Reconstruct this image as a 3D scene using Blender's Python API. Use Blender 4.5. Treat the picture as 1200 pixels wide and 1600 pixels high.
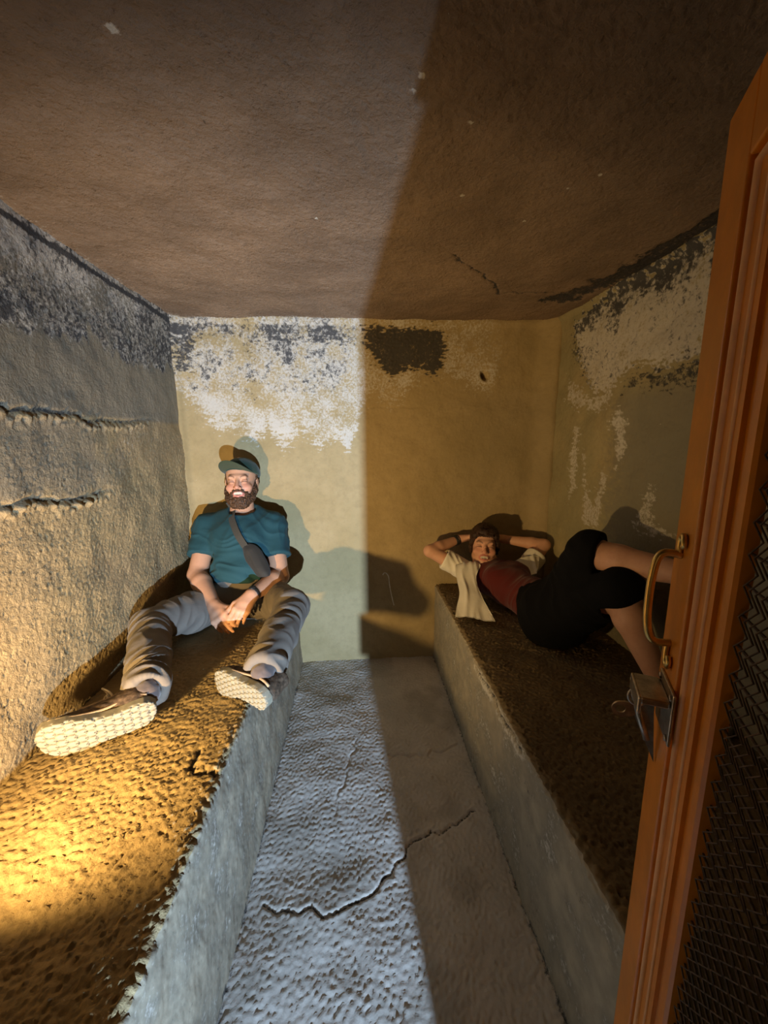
import bpy, math
import numpy as np
from mathutils import Vector, Matrix
from mathutils.bvhtree import BVHTree

for o in list(bpy.data.objects): bpy.data.objects.remove(o)
S = bpy.context.scene
COL = S.collection
rng = np.random.default_rng(7)

# ------------------------------------------------------------------ camera
CAMZ = 1.3613
cam = bpy.data.cameras.new('camera'); cam_o = bpy.data.objects.new('camera', cam); COL.objects.link(cam_o)
cam.sensor_fit = 'AUTO'; cam.sensor_width = 36.0; cam.lens = 620/1600*36; cam.clip_start = 0.02
_p, _y, _r = .1807, .0698, -.0066
_F = Vector((math.sin(_y)*math.cos(_p), math.cos(_y)*math.cos(_p), -math.sin(_p)))
_R = Vector((math.cos(_y), -math.sin(_y), 0)); _U = _R.cross(_F)
_A = math.cos(_r)*_R + math.sin(_r)*_U; _B = -math.sin(_r)*_R + math.cos(_r)*_U
_M = Matrix((( _A.x,_B.x,-_F.x,0),(_A.y,_B.y,-_F.y,0),(_A.z,_B.z,-_F.z,CAMZ),(0,0,0,1)))
cam_o.matrix_world = _M
S.camera = cam_o

# ------------------------------------------------------------------ world, lights, exposure
w = bpy.data.worlds.new('world'); S.world = w; w.use_nodes = True
w.node_tree.nodes['Background'].inputs[0].default_value = (1.0, .72, .42, 1)
w.node_tree.nodes['Background'].inputs[1].default_value = .012
S.view_settings.view_transform = 'Standard'; S.view_settings.look = 'None'
S.view_settings.gamma = 1.0; S.view_settings.exposure = 0.0
S.view_settings.use_curve_mapping = False

def aim(o, loc, d):
    o.location = loc; o.rotation_euler = Vector(d).to_track_quat('-Z', 'Y').to_euler()

# warm lamp standing on the left bench just outside the frame
l = bpy.data.lights.new('warm_lamp', 'SPOT'); l.shadow_soft_size = .022
l.color = (1.0, .64, .24); l.energy = 92; l.spot_size = math.radians(128); l.spot_blend = 1.0
lo = bpy.data.objects.new('warm_lamp', l); COL.objects.link(lo); aim(lo, (-.77, .48, .635), (.22, .93, .30))
# cool floodlight on the passage floor behind the doorway
l = bpy.data.lights.new('cool_floodlight', 'SPOT'); l.shadow_soft_size = .013
l.color = (.52, .73, 1.0); l.energy = 700; l.spot_size = math.radians(64); l.spot_blend = 1.0
lo = bpy.data.objects.new('cool_floodlight', l); COL.objects.link(lo)
aim(lo, (.302, -1.25, .455), (-.15, 1, .15))
# faint warm fill lamp, added behind the doorway to brighten the door leaf
l = bpy.data.lights.new('door_fill', 'POINT'); l.shadow_soft_size = .12
l.color = (1.0, .62, .28); l.energy = .5
lo = bpy.data.objects.new('door_fill', l); COL.objects.link(lo); lo.location = (-.30, -.42, 1.05)

# ------------------------------------------------------------------ room numbers (metres)
H = 2.0; YB = 2.297; XL = -.9455; XR = 1.1288
BLX, BLZ = -.378, .47      # left bench edge
BRX, BRZ = .4715, .478     # right bench edge

# ------------------------------------------------------------------ helpers
def mesh_obj(name, V, Fc, mat, parent=None, smooth=True, attrs=None):
    me = bpy.data.meshes.new(name)
    V = np.ascontiguousarray(V, dtype=np.float32); Fc = np.ascontiguousarray(Fc, dtype=np.int32)
    n, k = Fc.shape
    me.vertices.add(len(V)); me.vertices.foreach_set('co', V.ravel())
    me.loops.add(n*k); me.loops.foreach_set('vertex_index', Fc.ravel())
    me.polygons.add(n); me.polygons.foreach_set('loop_start', np.arange(0, n*k, k, dtype=np.int32))
    me.polygons.foreach_set('loop_total', np.full(n, k, dtype=np.int32))
    me.update(calc_edges=True)
    me.polygons.foreach_set('use_smooth', np.full(n, smooth, dtype=bool))
    if attrs:
        for an, av in attrs.items():
            a = me.color_attributes.new(an, 'FLOAT_COLOR', 'POINT')
            c = np.ones((len(V), 4), np.float32); c[:, :av.shape[1]] = av
            a.data.foreach_set('color', c.ravel())
    if mat: me.materials.append(mat)
    o = bpy.data.objects.new(name, me); COL.objects.link(o)
    if parent: o.parent = parent
    return o

def py_obj(name, V, Fc, mat, parent=None, smooth=False):
    me = bpy.data.meshes.new(name); me.from_pydata([tuple(v) for v in V], [], [tuple(f) for f in Fc]); me.update()
    me.polygons.foreach_set('use_smooth', np.full(len(me.polygons), smooth, dtype=bool))
    if mat: me.materials.append(mat)
    o = bpy.data.objects.new(name, me); COL.objects.link(o)
    if parent: o.parent = parent
    return o

def empty(name, loc=(0, 0, 0)):
    o = bpy.data.objects.new(name, None); COL.objects.link(o); o.location = loc; o.empty_display_size = .1
    return o

def settle(root):
    """children were meshed in world coordinates: keep them there under a root placed elsewhere"""
    inv = Matrix.Translation(-Vector(root.location))
    for ch in root.children:
        ch.data.transform(inv)
        for g in ch.children: g.data.transform(inv)

def tag(o, label=None, cat=None, kind=None, group=None):
    if label: o['label'] = label
    if cat: o['category'] = cat
    if kind: o['kind'] = kind
    if group: o['group'] = group
    return o

_T = rng.random((32, 32, 32)).astype(np.float32)
def noise3(P):
    P = np.asarray(P, dtype=np.float32); i = np.floor(P).astype(np.int32); f = P - i; f = f*f*(3-2*f); i &= 31; j = (i+1) & 31
    x0, y0, z0 = i[..., 0], i[..., 1], i[..., 2]; x1, y1, z1 = j[..., 0], j[..., 1], j[..., 2]
    fx, fy, fz = f[..., 0], f[..., 1], f[..., 2]
    a = _T[x0, y0, z0]*(1-fx)+_T[x1, y0, z0]*fx; b = _T[x0, y1, z0]*(1-fx)+_T[x1, y1, z0]*fx
    c = _T[x0, y0, z1]*(1-fx)+_T[x1, y0, z1]*fx; d = _T[x0, y1, z1]*(1-fx)+_T[x1, y1, z1]*fx
    return ((a*(1-fy)+b*fy)*(1-fz)+(c*(1-fy)+d*fy)*fz)*2-1

def sstep(a, b, x):
    t = np.clip((x-a)/(b-a), 0, 1); return t*t*(3-2*t)

def band(nu, nv, du, dv, lam, width=.5, su=1., sv=1., seed=0):
    """band-passed relief of wavelength lam; su, sv stretch it along u and v"""
    r = np.random.default_rng(seed); g = np.fft.fft2(r.standard_normal((nu, nv)))
    fu = np.fft.fftfreq(nu, du)[:, None]*su; fv = np.fft.fftfreq(nv, dv)[None, :]*sv
    fr = np.sqrt(fu**2+fv**2)+1e-9
    g *= np.exp(-(np.log(fr*lam)/width)**2)
    n = np.real(np.fft.ifft2(g)); return n/n.std()

def lowp(nu, nv, du, dv, lam, su=1., sv=1., seed=0):
    r = np.random.default_rng(seed); g = np.fft.fft2(r.standard_normal((nu, nv)))
    fu = np.fft.fftfreq(nu, du)[:, None]*su; fv = np.fft.fftfreq(nv, dv)[None, :]*sv
    g /= (1+(np.sqrt(fu**2+fv**2)*lam)**2.2); n = np.real(np.fft.ifft2(g)); n -= n.mean(); return n/n.std()

def poly_sd(U, V, poly):
    """signed distance to a polygon, positive inside"""
    poly = np.array(poly, float); d = np.full(U.shape, 1e9); ins = np.zeros(U.shape, bool)
    for i in range(len(poly)):
        ax, ay = poly[i]; bx, by = poly[(i+1) % len(poly)]
        ex, ey = bx-ax, by-ay; t = np.clip(((U-ax)*ex+(V-ay)*ey)/(ex*ex+ey*ey+1e-12), 0, 1)
        d = np.minimum(d, np.hypot(U-ax-t*ex, V-ay-t*ey))
        if ay != by:
            c = ((ay > V) != (by > V)) & (U < (bx-ax)*(V-ay)/(by-ay)+ax); ins ^= c
    return np.where(ins, d, -d)

def line_d(U, V, pts):
    d = np.full(U.shape, 1e9)
    for (ax, ay), (bx, by) in zip(pts[:-1], pts[1:]):
        ex, ey = bx-ax, by-ay; t = np.clip(((U-ax)*ex+(V-ay)*ey)/(ex*ex+ey*ey+1e-12), 0, 1)
        d = np.minimum(d, np.hypot(U-ax-t*ex, V-ay-t*ey))
    return d

def jag(pts, n=8, amp=.01, seed=1):
    r = np.random.default_rng(seed); out = []
    for a, b in zip(pts[:-1], pts[1:]):
        a = np.array(a); b = np.array(b)
        for k in range(n):
            t = k/n; out.append(a*(1-t)+b*t+(r.standard_normal(2)*amp if k else 0))
    out.append(np.array(pts[-1])); return out

def quads(nu, nv):
    i = np.arange(nu-1)[:, None]*nv+np.arange(nv-1)[None, :]; i = i.ravel()
    return np.stack([i, i+nv, i+nv+1, i+1], 1)

# ------------------------------------------------------------------ materials
class NT:
    def __init__(s, name):
        s.m = bpy.data.materials.new(name); s.m.use_nodes = True; s.t = s.m.node_tree; s.b = s.t.nodes['Principled BSDF']
        s.co = None
    def n(s, ty, **k):
        x = s.t.nodes.new(ty)
        for a, b in k.items(): setattr(x, a, b)
        return x
    def l(s, a, b): s.t.links.new(a, b)
    def coord(s):
        if not s.co: s.co = s.n('ShaderNodeTexCoord').outputs['Object']
        return s.co
    def noise(s, scale, detail=4, rough=.6, stretch=None, dist=0):
        x = s.n('ShaderNodeTexNoise'); x.inputs['Scale'].default_value = scale; x.inputs['Detail'].default_value = detail
        x.inputs['Roughness'].default_value = rough; x.inputs['Distortion'].default_value = dist
        if stretch:
            m = s.n('ShaderNodeMapping'); m.inputs['Scale'].default_value = stretch; s.l(s.coord(), m.inputs[0]); s.l(m.outputs[0], x.inputs[0])
        else: s.l(s.coord(), x.inputs[0])
        return x.outputs['Fac']
    def math(s, op, a, b=None, c=None, clamp=False):
        x = s.n('ShaderNodeMath', operation=op); x.use_clamp = clamp
        for i, v in enumerate((a, b, c)):
            if v is None: continue
            if isinstance(v, (int, float)): x.inputs[i].default_value = v
            else: s.l(v, x.inputs[i])
        return x.outputs[0]
    def ramp(s, v, lo, hi):
        x = s.n('ShaderNodeMapRange', interpolation_type='SMOOTHSTEP'); s.l(v, x.inputs[0])
        x.inputs[1].default_value = lo; x.inputs[2].default_value = hi; return x.outputs[0]
    def mix(s, f, a, b, mode='MIX'):
        x = s.n('ShaderNodeMix', data_type='RGBA', blend_type=mode)
        for i, v in ((0, f), (6, a), (7, b)):
            if isinstance(v, (int, float)): x.inputs[i].default_value = v
            elif isinstance(v, tuple): x.inputs[i].default_value = (*v, 1)
            else: s.l(v, x.inputs[i])
        return x.outputs[2]
    def bump(s, h, strength=.5, dist=.01, prev=None):
        x = s.n('ShaderNodeBump'); x.inputs['Strength'].default_value = strength; x.inputs['Distance'].default_value = dist
        s.l(h, x.inputs['Height'])
        if prev is not None: s.l(prev, x.inputs['Normal'])
        return x.outputs[0]
    def fin(s, color=None, rough=.8, normal=None, metal=0., spec=.3):
        if isinstance(color, tuple): s.b.inputs['Base Color'].default_value = (*color, 1)
        elif color is not None: s.l(color, s.b.inputs['Base Color'])
        if isinstance(rough, (int, float)): s.b.inputs['Roughness'].default_value = rough
        else: s.l(rough, s.b.inputs['Roughness'])
        s.b.inputs['Metallic'].default_value = metal; s.b.inputs['Specular IOR Level'].default_value = spec
        if normal is not None: s.l(normal, s.b.inputs['Normal'])
        return s.m

def plaster(name, base, alt, bscale=150, bstr=.6, bdist=.004, spec=.12):
    """stucco: attribute 'stain' holds R salt bloom, G mould, B smooth grey patch"""
    t = NT(name); at = t.n('ShaderNodeAttribute', attribute_name='stain'); sp = t.n('ShaderNodeSeparateColor'); t.l(at.outputs['Color'], sp.inputs[0])
    big = t.noise(3.2, 5, .6); fine = t.noise(90, 6, .7); mid = t.noise(26, 6, .7)
    c = t.mix(t.ramp(big, .35, .65), base, alt)
    c = t.mix(t.math('MULTIPLY', t.ramp(mid, .42, .72), .35), c, tuple(x*.62 for x in base))
    c = t.mix(t.math('MULTIPLY', sp.outputs[2], .85), c, (.23, .212, .17))
    wm = t.ramp(t.math('ADD', sp.outputs[0], t.math('MULTIPLY', t.math('SUBTRACT', fine, .5), 1.7)), .32, .78)
    c = t.mix(wm, c, (.60, .56, .49))
    dm = t.ramp(t.math('ADD', sp.outputs[1], t.math('MULTIPLY', t.math('SUBTRACT', t.noise(55, 7, .75, dist=.4), .5), 2.0)), .34, .74)
    c = t.mix(t.math('MULTIPLY', dm, .93), c, (.050, .050, .054))
    sk = t.ramp(t.noise(120, 2, .5), .77, .80)
    c = t.mix(t.math('MULTIPLY', sk, .6), c, (.72, .68, .58))
    n1 = t.bump(t.noise(bscale, 5, .65), bstr, bdist)
    n2 = t.bump(t.noise(bscale*.36, 4, .6), bstr*.7, bdist*2, n1)
    return t.fin(c, .92, n2, spec=spec)

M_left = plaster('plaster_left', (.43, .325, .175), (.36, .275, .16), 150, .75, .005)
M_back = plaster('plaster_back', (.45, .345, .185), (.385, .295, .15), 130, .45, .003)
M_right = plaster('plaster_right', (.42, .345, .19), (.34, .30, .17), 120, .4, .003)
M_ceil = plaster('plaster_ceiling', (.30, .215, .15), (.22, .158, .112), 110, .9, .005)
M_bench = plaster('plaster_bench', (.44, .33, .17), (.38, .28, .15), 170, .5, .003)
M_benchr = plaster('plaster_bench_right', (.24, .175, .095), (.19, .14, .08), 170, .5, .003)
M_floor = plaster('concrete_floor', (.66, .62, .57), (.55, .52, .48), 140, .3, .002, .2)
M_face = plaster('plaster_bench_front', (.44, .38, .28), (.38, .33, .25), 150, .2, .0015)

def simple(name, col, rough=.6, metal=0., spec=.4, var=.15, nscale=30, bscale=None, bstr=.3, bdist=.001, coat=0):
    t = NT(name); c = t.mix(t.math('MULTIPLY', t.ramp(t.noise(nscale, 5, .65), .35, .7), 1.0), tuple(x*(1-var) for x in col), tuple(min(1, x*(1+var)) for x in col))
    nn = t.bump(t.noise(bscale or nscale*4, 4, .6), bstr, bdist)
    m = t.fin(c, rough, nn, metal, spec)
    if coat: t.b.inputs['Coat Weight'].default_value = coat; t.b.inputs['Coat Roughness'].default_value = .25
    return m
def cloth(name, col, wscale=900, bstr=.25, var=.12, sheen=.3, rough=.9):
    t = NT(name); c = t.mix(t.noise(14, 5, .6), tuple(x*(1-var) for x in col), tuple(x*(1+var) for x in col))
    nn = t.bump(t.noise(wscale, 2, .5), bstr, .0006); nn = t.bump(t.noise(22, 3, .5, dist=.6), .35, .006, nn)
    m = t.fin(c, rough, nn, spec=.15); t.b.inputs['Sheen Weight'].default_value = sheen; return m
def skin(name, attr='tint'):
    t = NT(name); at = t.n('ShaderNodeAttribute', attribute_name=attr)
    c = t.mix(t.math('MULTIPLY', t.ramp(t.noise(60, 5, .7), .4, .7), .16), at.outputs['Color'], (.42, .17, .11))
    nn = t.bump(t.noise(420, 3, .6), .25, .0006)
    m = t.fin(c, .52, nn, spec=.35)
    t.b.inputs['Subsurface Weight'].default_value = .03; t.b.inputs['Subsurface Radius'].default_value = (.012, .005, .003); t.b.inputs['Subsurface Scale'].default_value = .6
    return m
def hair(name, c1, c2, sc=(160, 160, 25)):
    t = NT(name); n = t.noise(1.0, 4, .6, stretch=sc); c = t.mix(t.ramp(n, .35, .65), c1, c2)
    return t.fin(c, .55, t.bump(n, .8, .003), spec=.3)

M_paint = simple('orange_paint', (.68, .225, .010), .38, 0, .5, .12, 9, 60, .35, .0015, coat=.2)
M_paint2 = simple('tan_orange_paint', (.85, .42, .15), .42, 0, .5, .12, 14, 70, .35, .0015)  # paler, tanner orange for the thin beads and the hinges
M_brass = simple('brass', (.72, .48, .16), .3, 1.0, .5, .12, 40)
M_steel = simple('steel', (.46, .40, .34), .28, 1.0, .5, .25, 60)
M_wire = simple('rusty_wire', (.10, .06, .035), .6, .4, .4, .4, 120)
M_skin = skin('skin')

# ------------------------------------------------------------------ setting
def sheet(name, org, eu, ev, en, lu, lv, step, hfun, mat, stain=None):
    """relief sheet: org + u*eu + v*ev + h*en"""
    nu = int(lu/step)+2; nv = int(lv/step)+2
    u = np.linspace(0, lu, nu); v = np.linspace(0, lv, nv); U, Vv = np.meshgrid(u, v, indexing='ij')
    P = np.array(org)[None, None]+U[..., None]*np.array(eu)+Vv[..., None]*np.array(ev)
    h = hfun(U, Vv, P, nu, nv, lu/(nu-1), lv/(nv-1))
    st = stain(U, Vv, P, nu, nv, lu/(nu-1), lv/(nv-1)) if stain else np.zeros((nu, nv, 3))
    P = P+h[..., None]*np.array(en)
    o = mesh_obj(name, P.reshape(-1, 3), quads(nu, nv), mat, attrs={'stain': st.reshape(-1, 3)})
    # face the room
    e = np.cross(eu, ev)
    if e @ np.array(en) < 0: o.data.flip_normals()
    return o

# floor -----------------------------------------------------------
crackF = jag([(-.30, .98), (-.12, .93), (.04, .99), (.17, 1.13), (.30, 1.17), (.42, 1.23)], 6, .007, 3)
crackF2 = jag([(-.02, 1.62), (-.06, 1.42), (-.10, 1.25)], 6, .008, 4)
crackF3 = jag([(.12, 1.52), (.26, 1.50), (.44, 1.56)], 6, .008, 5)
def hf(U, V, P, nu, nv, du, dv):
    h = .0010*band(nu, nv, du, dv, .019, .55, .8, 1.25, 1)+.0005*band(nu, nv, du, dv, .014, .4, 1, 1, 2)+.003*lowp(nu, nv, du, dv, .5, seed=3)
    h = np.maximum(h, -.007)
    d = line_d(P[..., 0], P[..., 1], crackF); h += -.008*np.exp(-(d/.0035)**2)+.001*np.exp(-((d-.010)/.008)**2)
    d = np.minimum(line_d(P[..., 0], P[..., 1], crackF2), line_d(P[..., 0], P[..., 1], crackF3)); h += -.007*np.exp(-(d/.0035)**2)
    return h
def sf(U, V, P, nu, nv, du, dv):
    o = np.zeros((nu, nv, 3)); d = line_d(P[..., 0], P[..., 1], crackF)
    o[..., 1] = .75*np.exp(-(d/.005)**2); o[..., 0] = .18
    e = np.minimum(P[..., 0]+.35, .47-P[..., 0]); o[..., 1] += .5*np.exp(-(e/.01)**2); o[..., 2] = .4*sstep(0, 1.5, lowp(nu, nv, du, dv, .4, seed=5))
    return o
tag(sheet('floor', (-.42, -.25, 0), (1, 0, 0), (0, 1, 0), (0, 0, 1), .95, 2.60, .0055, hf, M_floor, sf), kind='structure')

# ceiling ---------------------------------------------------------
crackC = jag([(.36, 1.52), (.50, 1.66), (.60, 1.76), (.64, 1.88)], 6, .010, 6)+jag([(.64, 1.88), (.80, 1.86), (.95, 1.86)], 6, .01, 7)
wornC = [(.86, 1.98), (1.02, 2.00), (1.16, 1.60), (1.16, 1.20), (1.06, 1.18), (1.03, 1.55), (.96, 1.83)]
def hc(U, V, P, nu, nv, du, dv):
    h = .0009*band(nu, nv, du, dv, .017, .6, 1, 1, 11)+.0009*band(nu, nv, du, dv, .013, .4, 1, 1, 12)+.003*lowp(nu, nv, du, dv, .4, seed=13)
    d = line_d(P[..., 0], P[..., 1], crackC); h += -.009*np.exp(-(d/.0045)**2)
    h += -.008*sstep(-.02, .03, poly_sd(P[..., 0], P[..., 1], wornC)+.015*lowp(nu, nv, du, dv, .1, seed=14))
    d = line_d(P[..., 0], P[..., 1], [(.02, .93), (.05, 1.10)]); h += -.004*np.exp(-(d/.006)**2)
    return h
def sc(U, V, P, nu, nv, du, dv):
    o = np.zeros((nu, nv, 3)); L = lowp(nu, nv, du, dv, .12, seed=15)
    o[..., 1] = .72*sstep(-.02, .02, poly_sd(P[..., 0], P[..., 1], wornC)+.015*lowp(nu, nv, du, dv, .1, seed=14))
    o[..., 1] = np.maximum(o[..., 1], .8*np.exp(-(line_d(P[..., 0], P[..., 1], crackC)/.006)**2))
    o[..., 1] += .07+.05*L
    o[..., 0] = .45*np.exp(-((YB-P[..., 1])/.05)**2)*sstep(-.1, -.3, P[..., 0]-.2)+.35*np.exp(-((P[..., 0]-XL)/.04)**2)
    for x, y, r in ((-.37, .78, .009), (.13, .83, .006), (.12, .86, .006), (.25, .93, .006), (.30, 1.18, .006), (.62, 1.08, .006), (.57, 1.14, .006), (-.10, 1.3, .005), (.52, 1.3, .005)):
        o[..., 0] = np.maximum(o[..., 0], 1.3*np.exp(-(np.hypot(P[..., 0]-x, P[..., 1]-y)/r)**2))
    return o
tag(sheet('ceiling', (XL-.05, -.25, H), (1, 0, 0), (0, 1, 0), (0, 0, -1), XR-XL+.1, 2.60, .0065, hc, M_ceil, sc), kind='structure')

# left wall: u = y, v = z -------------------------------------------
ledge1 = jag([(.6, 1.455), (1.10, 1.46), (1.25, 1.447), (1.40, 1.452), (1.55, 1.43), (1.85, 1.452), (2.3, 1.46)], 5, .007, 21)
ledge2 = jag([(.6, 1.20), (1.11, 1.195), (1.30, 1.185), (1.45, 1.168), (1.58, 1.185)], 5, .007, 22)
def hl(U, V, P, nu, nv, du, dv):
    Y, Z = P[..., 1], P[..., 2]
    low = sstep(1.55, 1.15, Z+.05*lowp(nu, nv, du, dv, .2, seed=23))
    smooth = 1-.75*sstep(1.44, 1.47, Z)*sstep(1.72, 1.66, Z)
    h = (.0005+.0008*low)*smooth*band(nu, nv, du, dv, .018, .6, 1, 1, 24)+.0005*smooth*band(nu, nv, du, dv, .012, .4, 1, 1, 25)+.004*lowp(nu, nv, du, dv, .5, seed=26)
    for L, a, y1 in ((ledge1, .009, 1.95), (ledge2, .012, 1.62)):
        k = sstep(y1+.1, y1-.15, Y); d = line_d(Y, Z, L)
        lz = np.interp(Y[:, 0], [p[0] for p in L], [p[1] for p in L])[:, None]
        rough = .5+.5*band(nu, nv, du, dv, .035, .5, 1, 1, 27)
        h += -a*k*np.exp(-(d/.006)**2)
        h += a*.9*k*rough*np.exp(-((Z-lz+.022)/.014)**2)
        h += -.004*k*sstep(.01, -.01, Z-lz)
    return h
def sl(U, V, P, nu, nv, du, dv):
    Y, Z = P[..., 1], P[..., 2]; o = np.zeros((nu, nv, 3)); L = lowp(nu, nv, du, dv, .10, 1, 3, 28); L2 = lowp(nu, nv, du, dv, .25, seed=29)
    edge = 1.695+.03*np.sin(Y*9)+.018*L
    top = sstep(-.015, .02, Z-edge)
    o[..., 1] = top*(.56+.10*L2)
    o[..., 0] = top*(.55+.20*sstep(1.80, 1.95, Z)+.13*L2)
    o[..., 1] = np.where(Z > 1.80, o[..., 1]-.25*sstep(1.80, 1.93, Z)*sstep(2.2, 1.2, Y), o[..., 1])
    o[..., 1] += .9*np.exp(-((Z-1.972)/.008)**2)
    o[..., 2] = top*1.1+(1-top)*sstep(1.44, 1.46, Z)*.95+sstep(1.44, 1.42, Z)*sstep(1.16, 1.22, Z+.02*L)*sstep(1.75, 1.45, Y+.05*L)*.75
    o[..., 1] += .62*np.exp(-(line_d(Y, Z, ledge1)/.012)**2)*sstep(2.1, 1.7, Y)+.6*np.exp(-(line_d(Y, Z, ledge2)/.008)**2)*sstep(1.7, 1.5, Y)
    o[..., 0] += .30*np.exp(-((Z-1.40)/.10)**2)*sstep(1.6, 1.8, Y)*sstep(2.15, 1.95, Y)+.22*np.exp(-((Z-1.25)/.12)**2)*sstep(1.3, 1.5, Y)*sstep(1.9, 1.7, Y)
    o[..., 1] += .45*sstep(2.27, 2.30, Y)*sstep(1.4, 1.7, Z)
    return np.clip(o, 0, 1.4)
tag(sheet('wall_left', (XL, -.25, -.02), (0, 1, 0), (0, 0, 1), (1, 0, 0), 2.60, 2.06, .0065, hl, M_left, sl), kind='structure')

# back wall: u = x, v = z --------------------------------------------
HX, HZ = .735, 1.712
mouldB = [(.05, 1.97), (.50, 1.955), (.52, 1.86), (.50, 1.76), (.44, 1.70), (.37, 1.745), (.29, 1.74), (.22, 1.705), (.15, 1.73), (.10, 1.82), (.06, 1.88)]
def hb(U, V, P, nu, nv, du, dv):
    X, Z = P[..., 0], P[..., 2]
    up = sstep(1.4, 1.75, Z)*sstep(.7, .2, X)
    h = (.0004+.0006*up)*band(nu, nv, du, dv, .020, .5, 1, 1, 31)+.0003*band(nu, nv, du, dv, .012, .4, 1, 1, 32)+.004*lowp(nu, nv, du, dv, .6, seed=33)
    h += -.06*np.exp(-((((X-HX)*.9+(Z-HZ)*.55)/.016)**2+(((Z-HZ)*.9-(X-HX)*.55)/.026)**2)**2)
    h += -.004*np.exp(-(line_d(X, Z, jag([(.05, 1.545), (.25, 1.54), (.40, 1.545)], 6, .004, 34))/.004)**2)*.7
    h += .012*np.exp(-((H-Z)/.03)**2)+.03*np.exp(-((X-XL)/.02)**2)+.07*np.exp(-((XR-X)/.06)**2)
    return h
def sb(U, V, P, nu, nv, du, dv):
    X, Z = P[..., 0], P[..., 2]; o = np.zeros((nu, nv, 3))
    D = lowp(nu, nv, du, dv, .05, 1, .22, 35); L = lowp(nu, nv, du, dv, .20, seed=36); D2 = lowp(nu, nv, du, dv, .02, 1, .12, 37)
    bot = np.interp(X, [-.95, -.85, -.75, -.66, -.56, -.48, -.40, -.30, -.20, -.12, -.03, .06, .12, .20, .30, .42, .55, .66, .78, .85],
                       [1.62, 1.50, 1.40, 1.42, 1.33, 1.42, 1.30, 1.40, 1.29, 1.36, 1.30, 1.55, 1.60, 1.50, 1.62, 1.72, 1.70, 1.63, 1.60, 1.80])
    wm = sstep(-.03, .05, Z-bot+.028*D+.012*D2)
    wm *= np.interp(X, [-.95, -.5, 0, .05, .3, .7, .8, .9], [.72, .82, .80, .60, .55, .48, .40, 0])
    o[..., 0] = wm*(.60+.14*L)+.10
    m = sstep(-.012, .02, poly_sd(X, Z, mouldB)+.014*D)
    o[..., 1] = m*.84
    o[..., 0] *= 1-.8*m
    c = sstep(-.02, .03, poly_sd(X, Z, [(-.95, 1.96), (-.80, 1.95), (-.83, 1.86), (-.88, 1.70), (-.95, 1.72)])+.02*D)
    o[..., 1] = np.maximum(o[..., 1], .66*c)
    strip = sstep(1.855, 1.90, Z+.022*D)*sstep(1.985, 1.96, Z)*sstep(.10, -.02, X)
    o[..., 1] = np.maximum(o[..., 1], strip*(.56+.12*L))
    drip = sstep(.035, .0, np.abs(X+.56+.02*D))*sstep(1.52, 1.60, Z)*.52
    o[..., 1] = np.maximum(o[..., 1], drip)
    o[..., 1] = np.maximum(o[..., 1], (Z > 1.62)*wm*(.42+.16*L)*sstep(.05, -.05, X))
    o[..., 1] = np.maximum(o[..., 1], 1.3*sstep(.030, .022, np.hypot(X-HX, (Z-HZ)*.9))*0)
    r = np.hypot(X-HX, Z-HZ); o[..., 0] = np.maximum(o[..., 0], .62*sstep(.085, .04, r+.02*D)*sstep(.02, .035, r))
    o[..., 2] = .55*sstep(.2, .9, X)*sstep(1.75, 1.5, Z)*.4+.25*sstep(1.2, 1.0, X)*0
    return np.clip(o, 0, 1.4)
tag(sheet('wall_back', (XL-.03, YB, -.02), (1, 0, 0), (0, 0, 1), (0, -1, 0), XR-XL+.06, 2.06, .0060, hb, M_back, sb), kind='structure')

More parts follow.
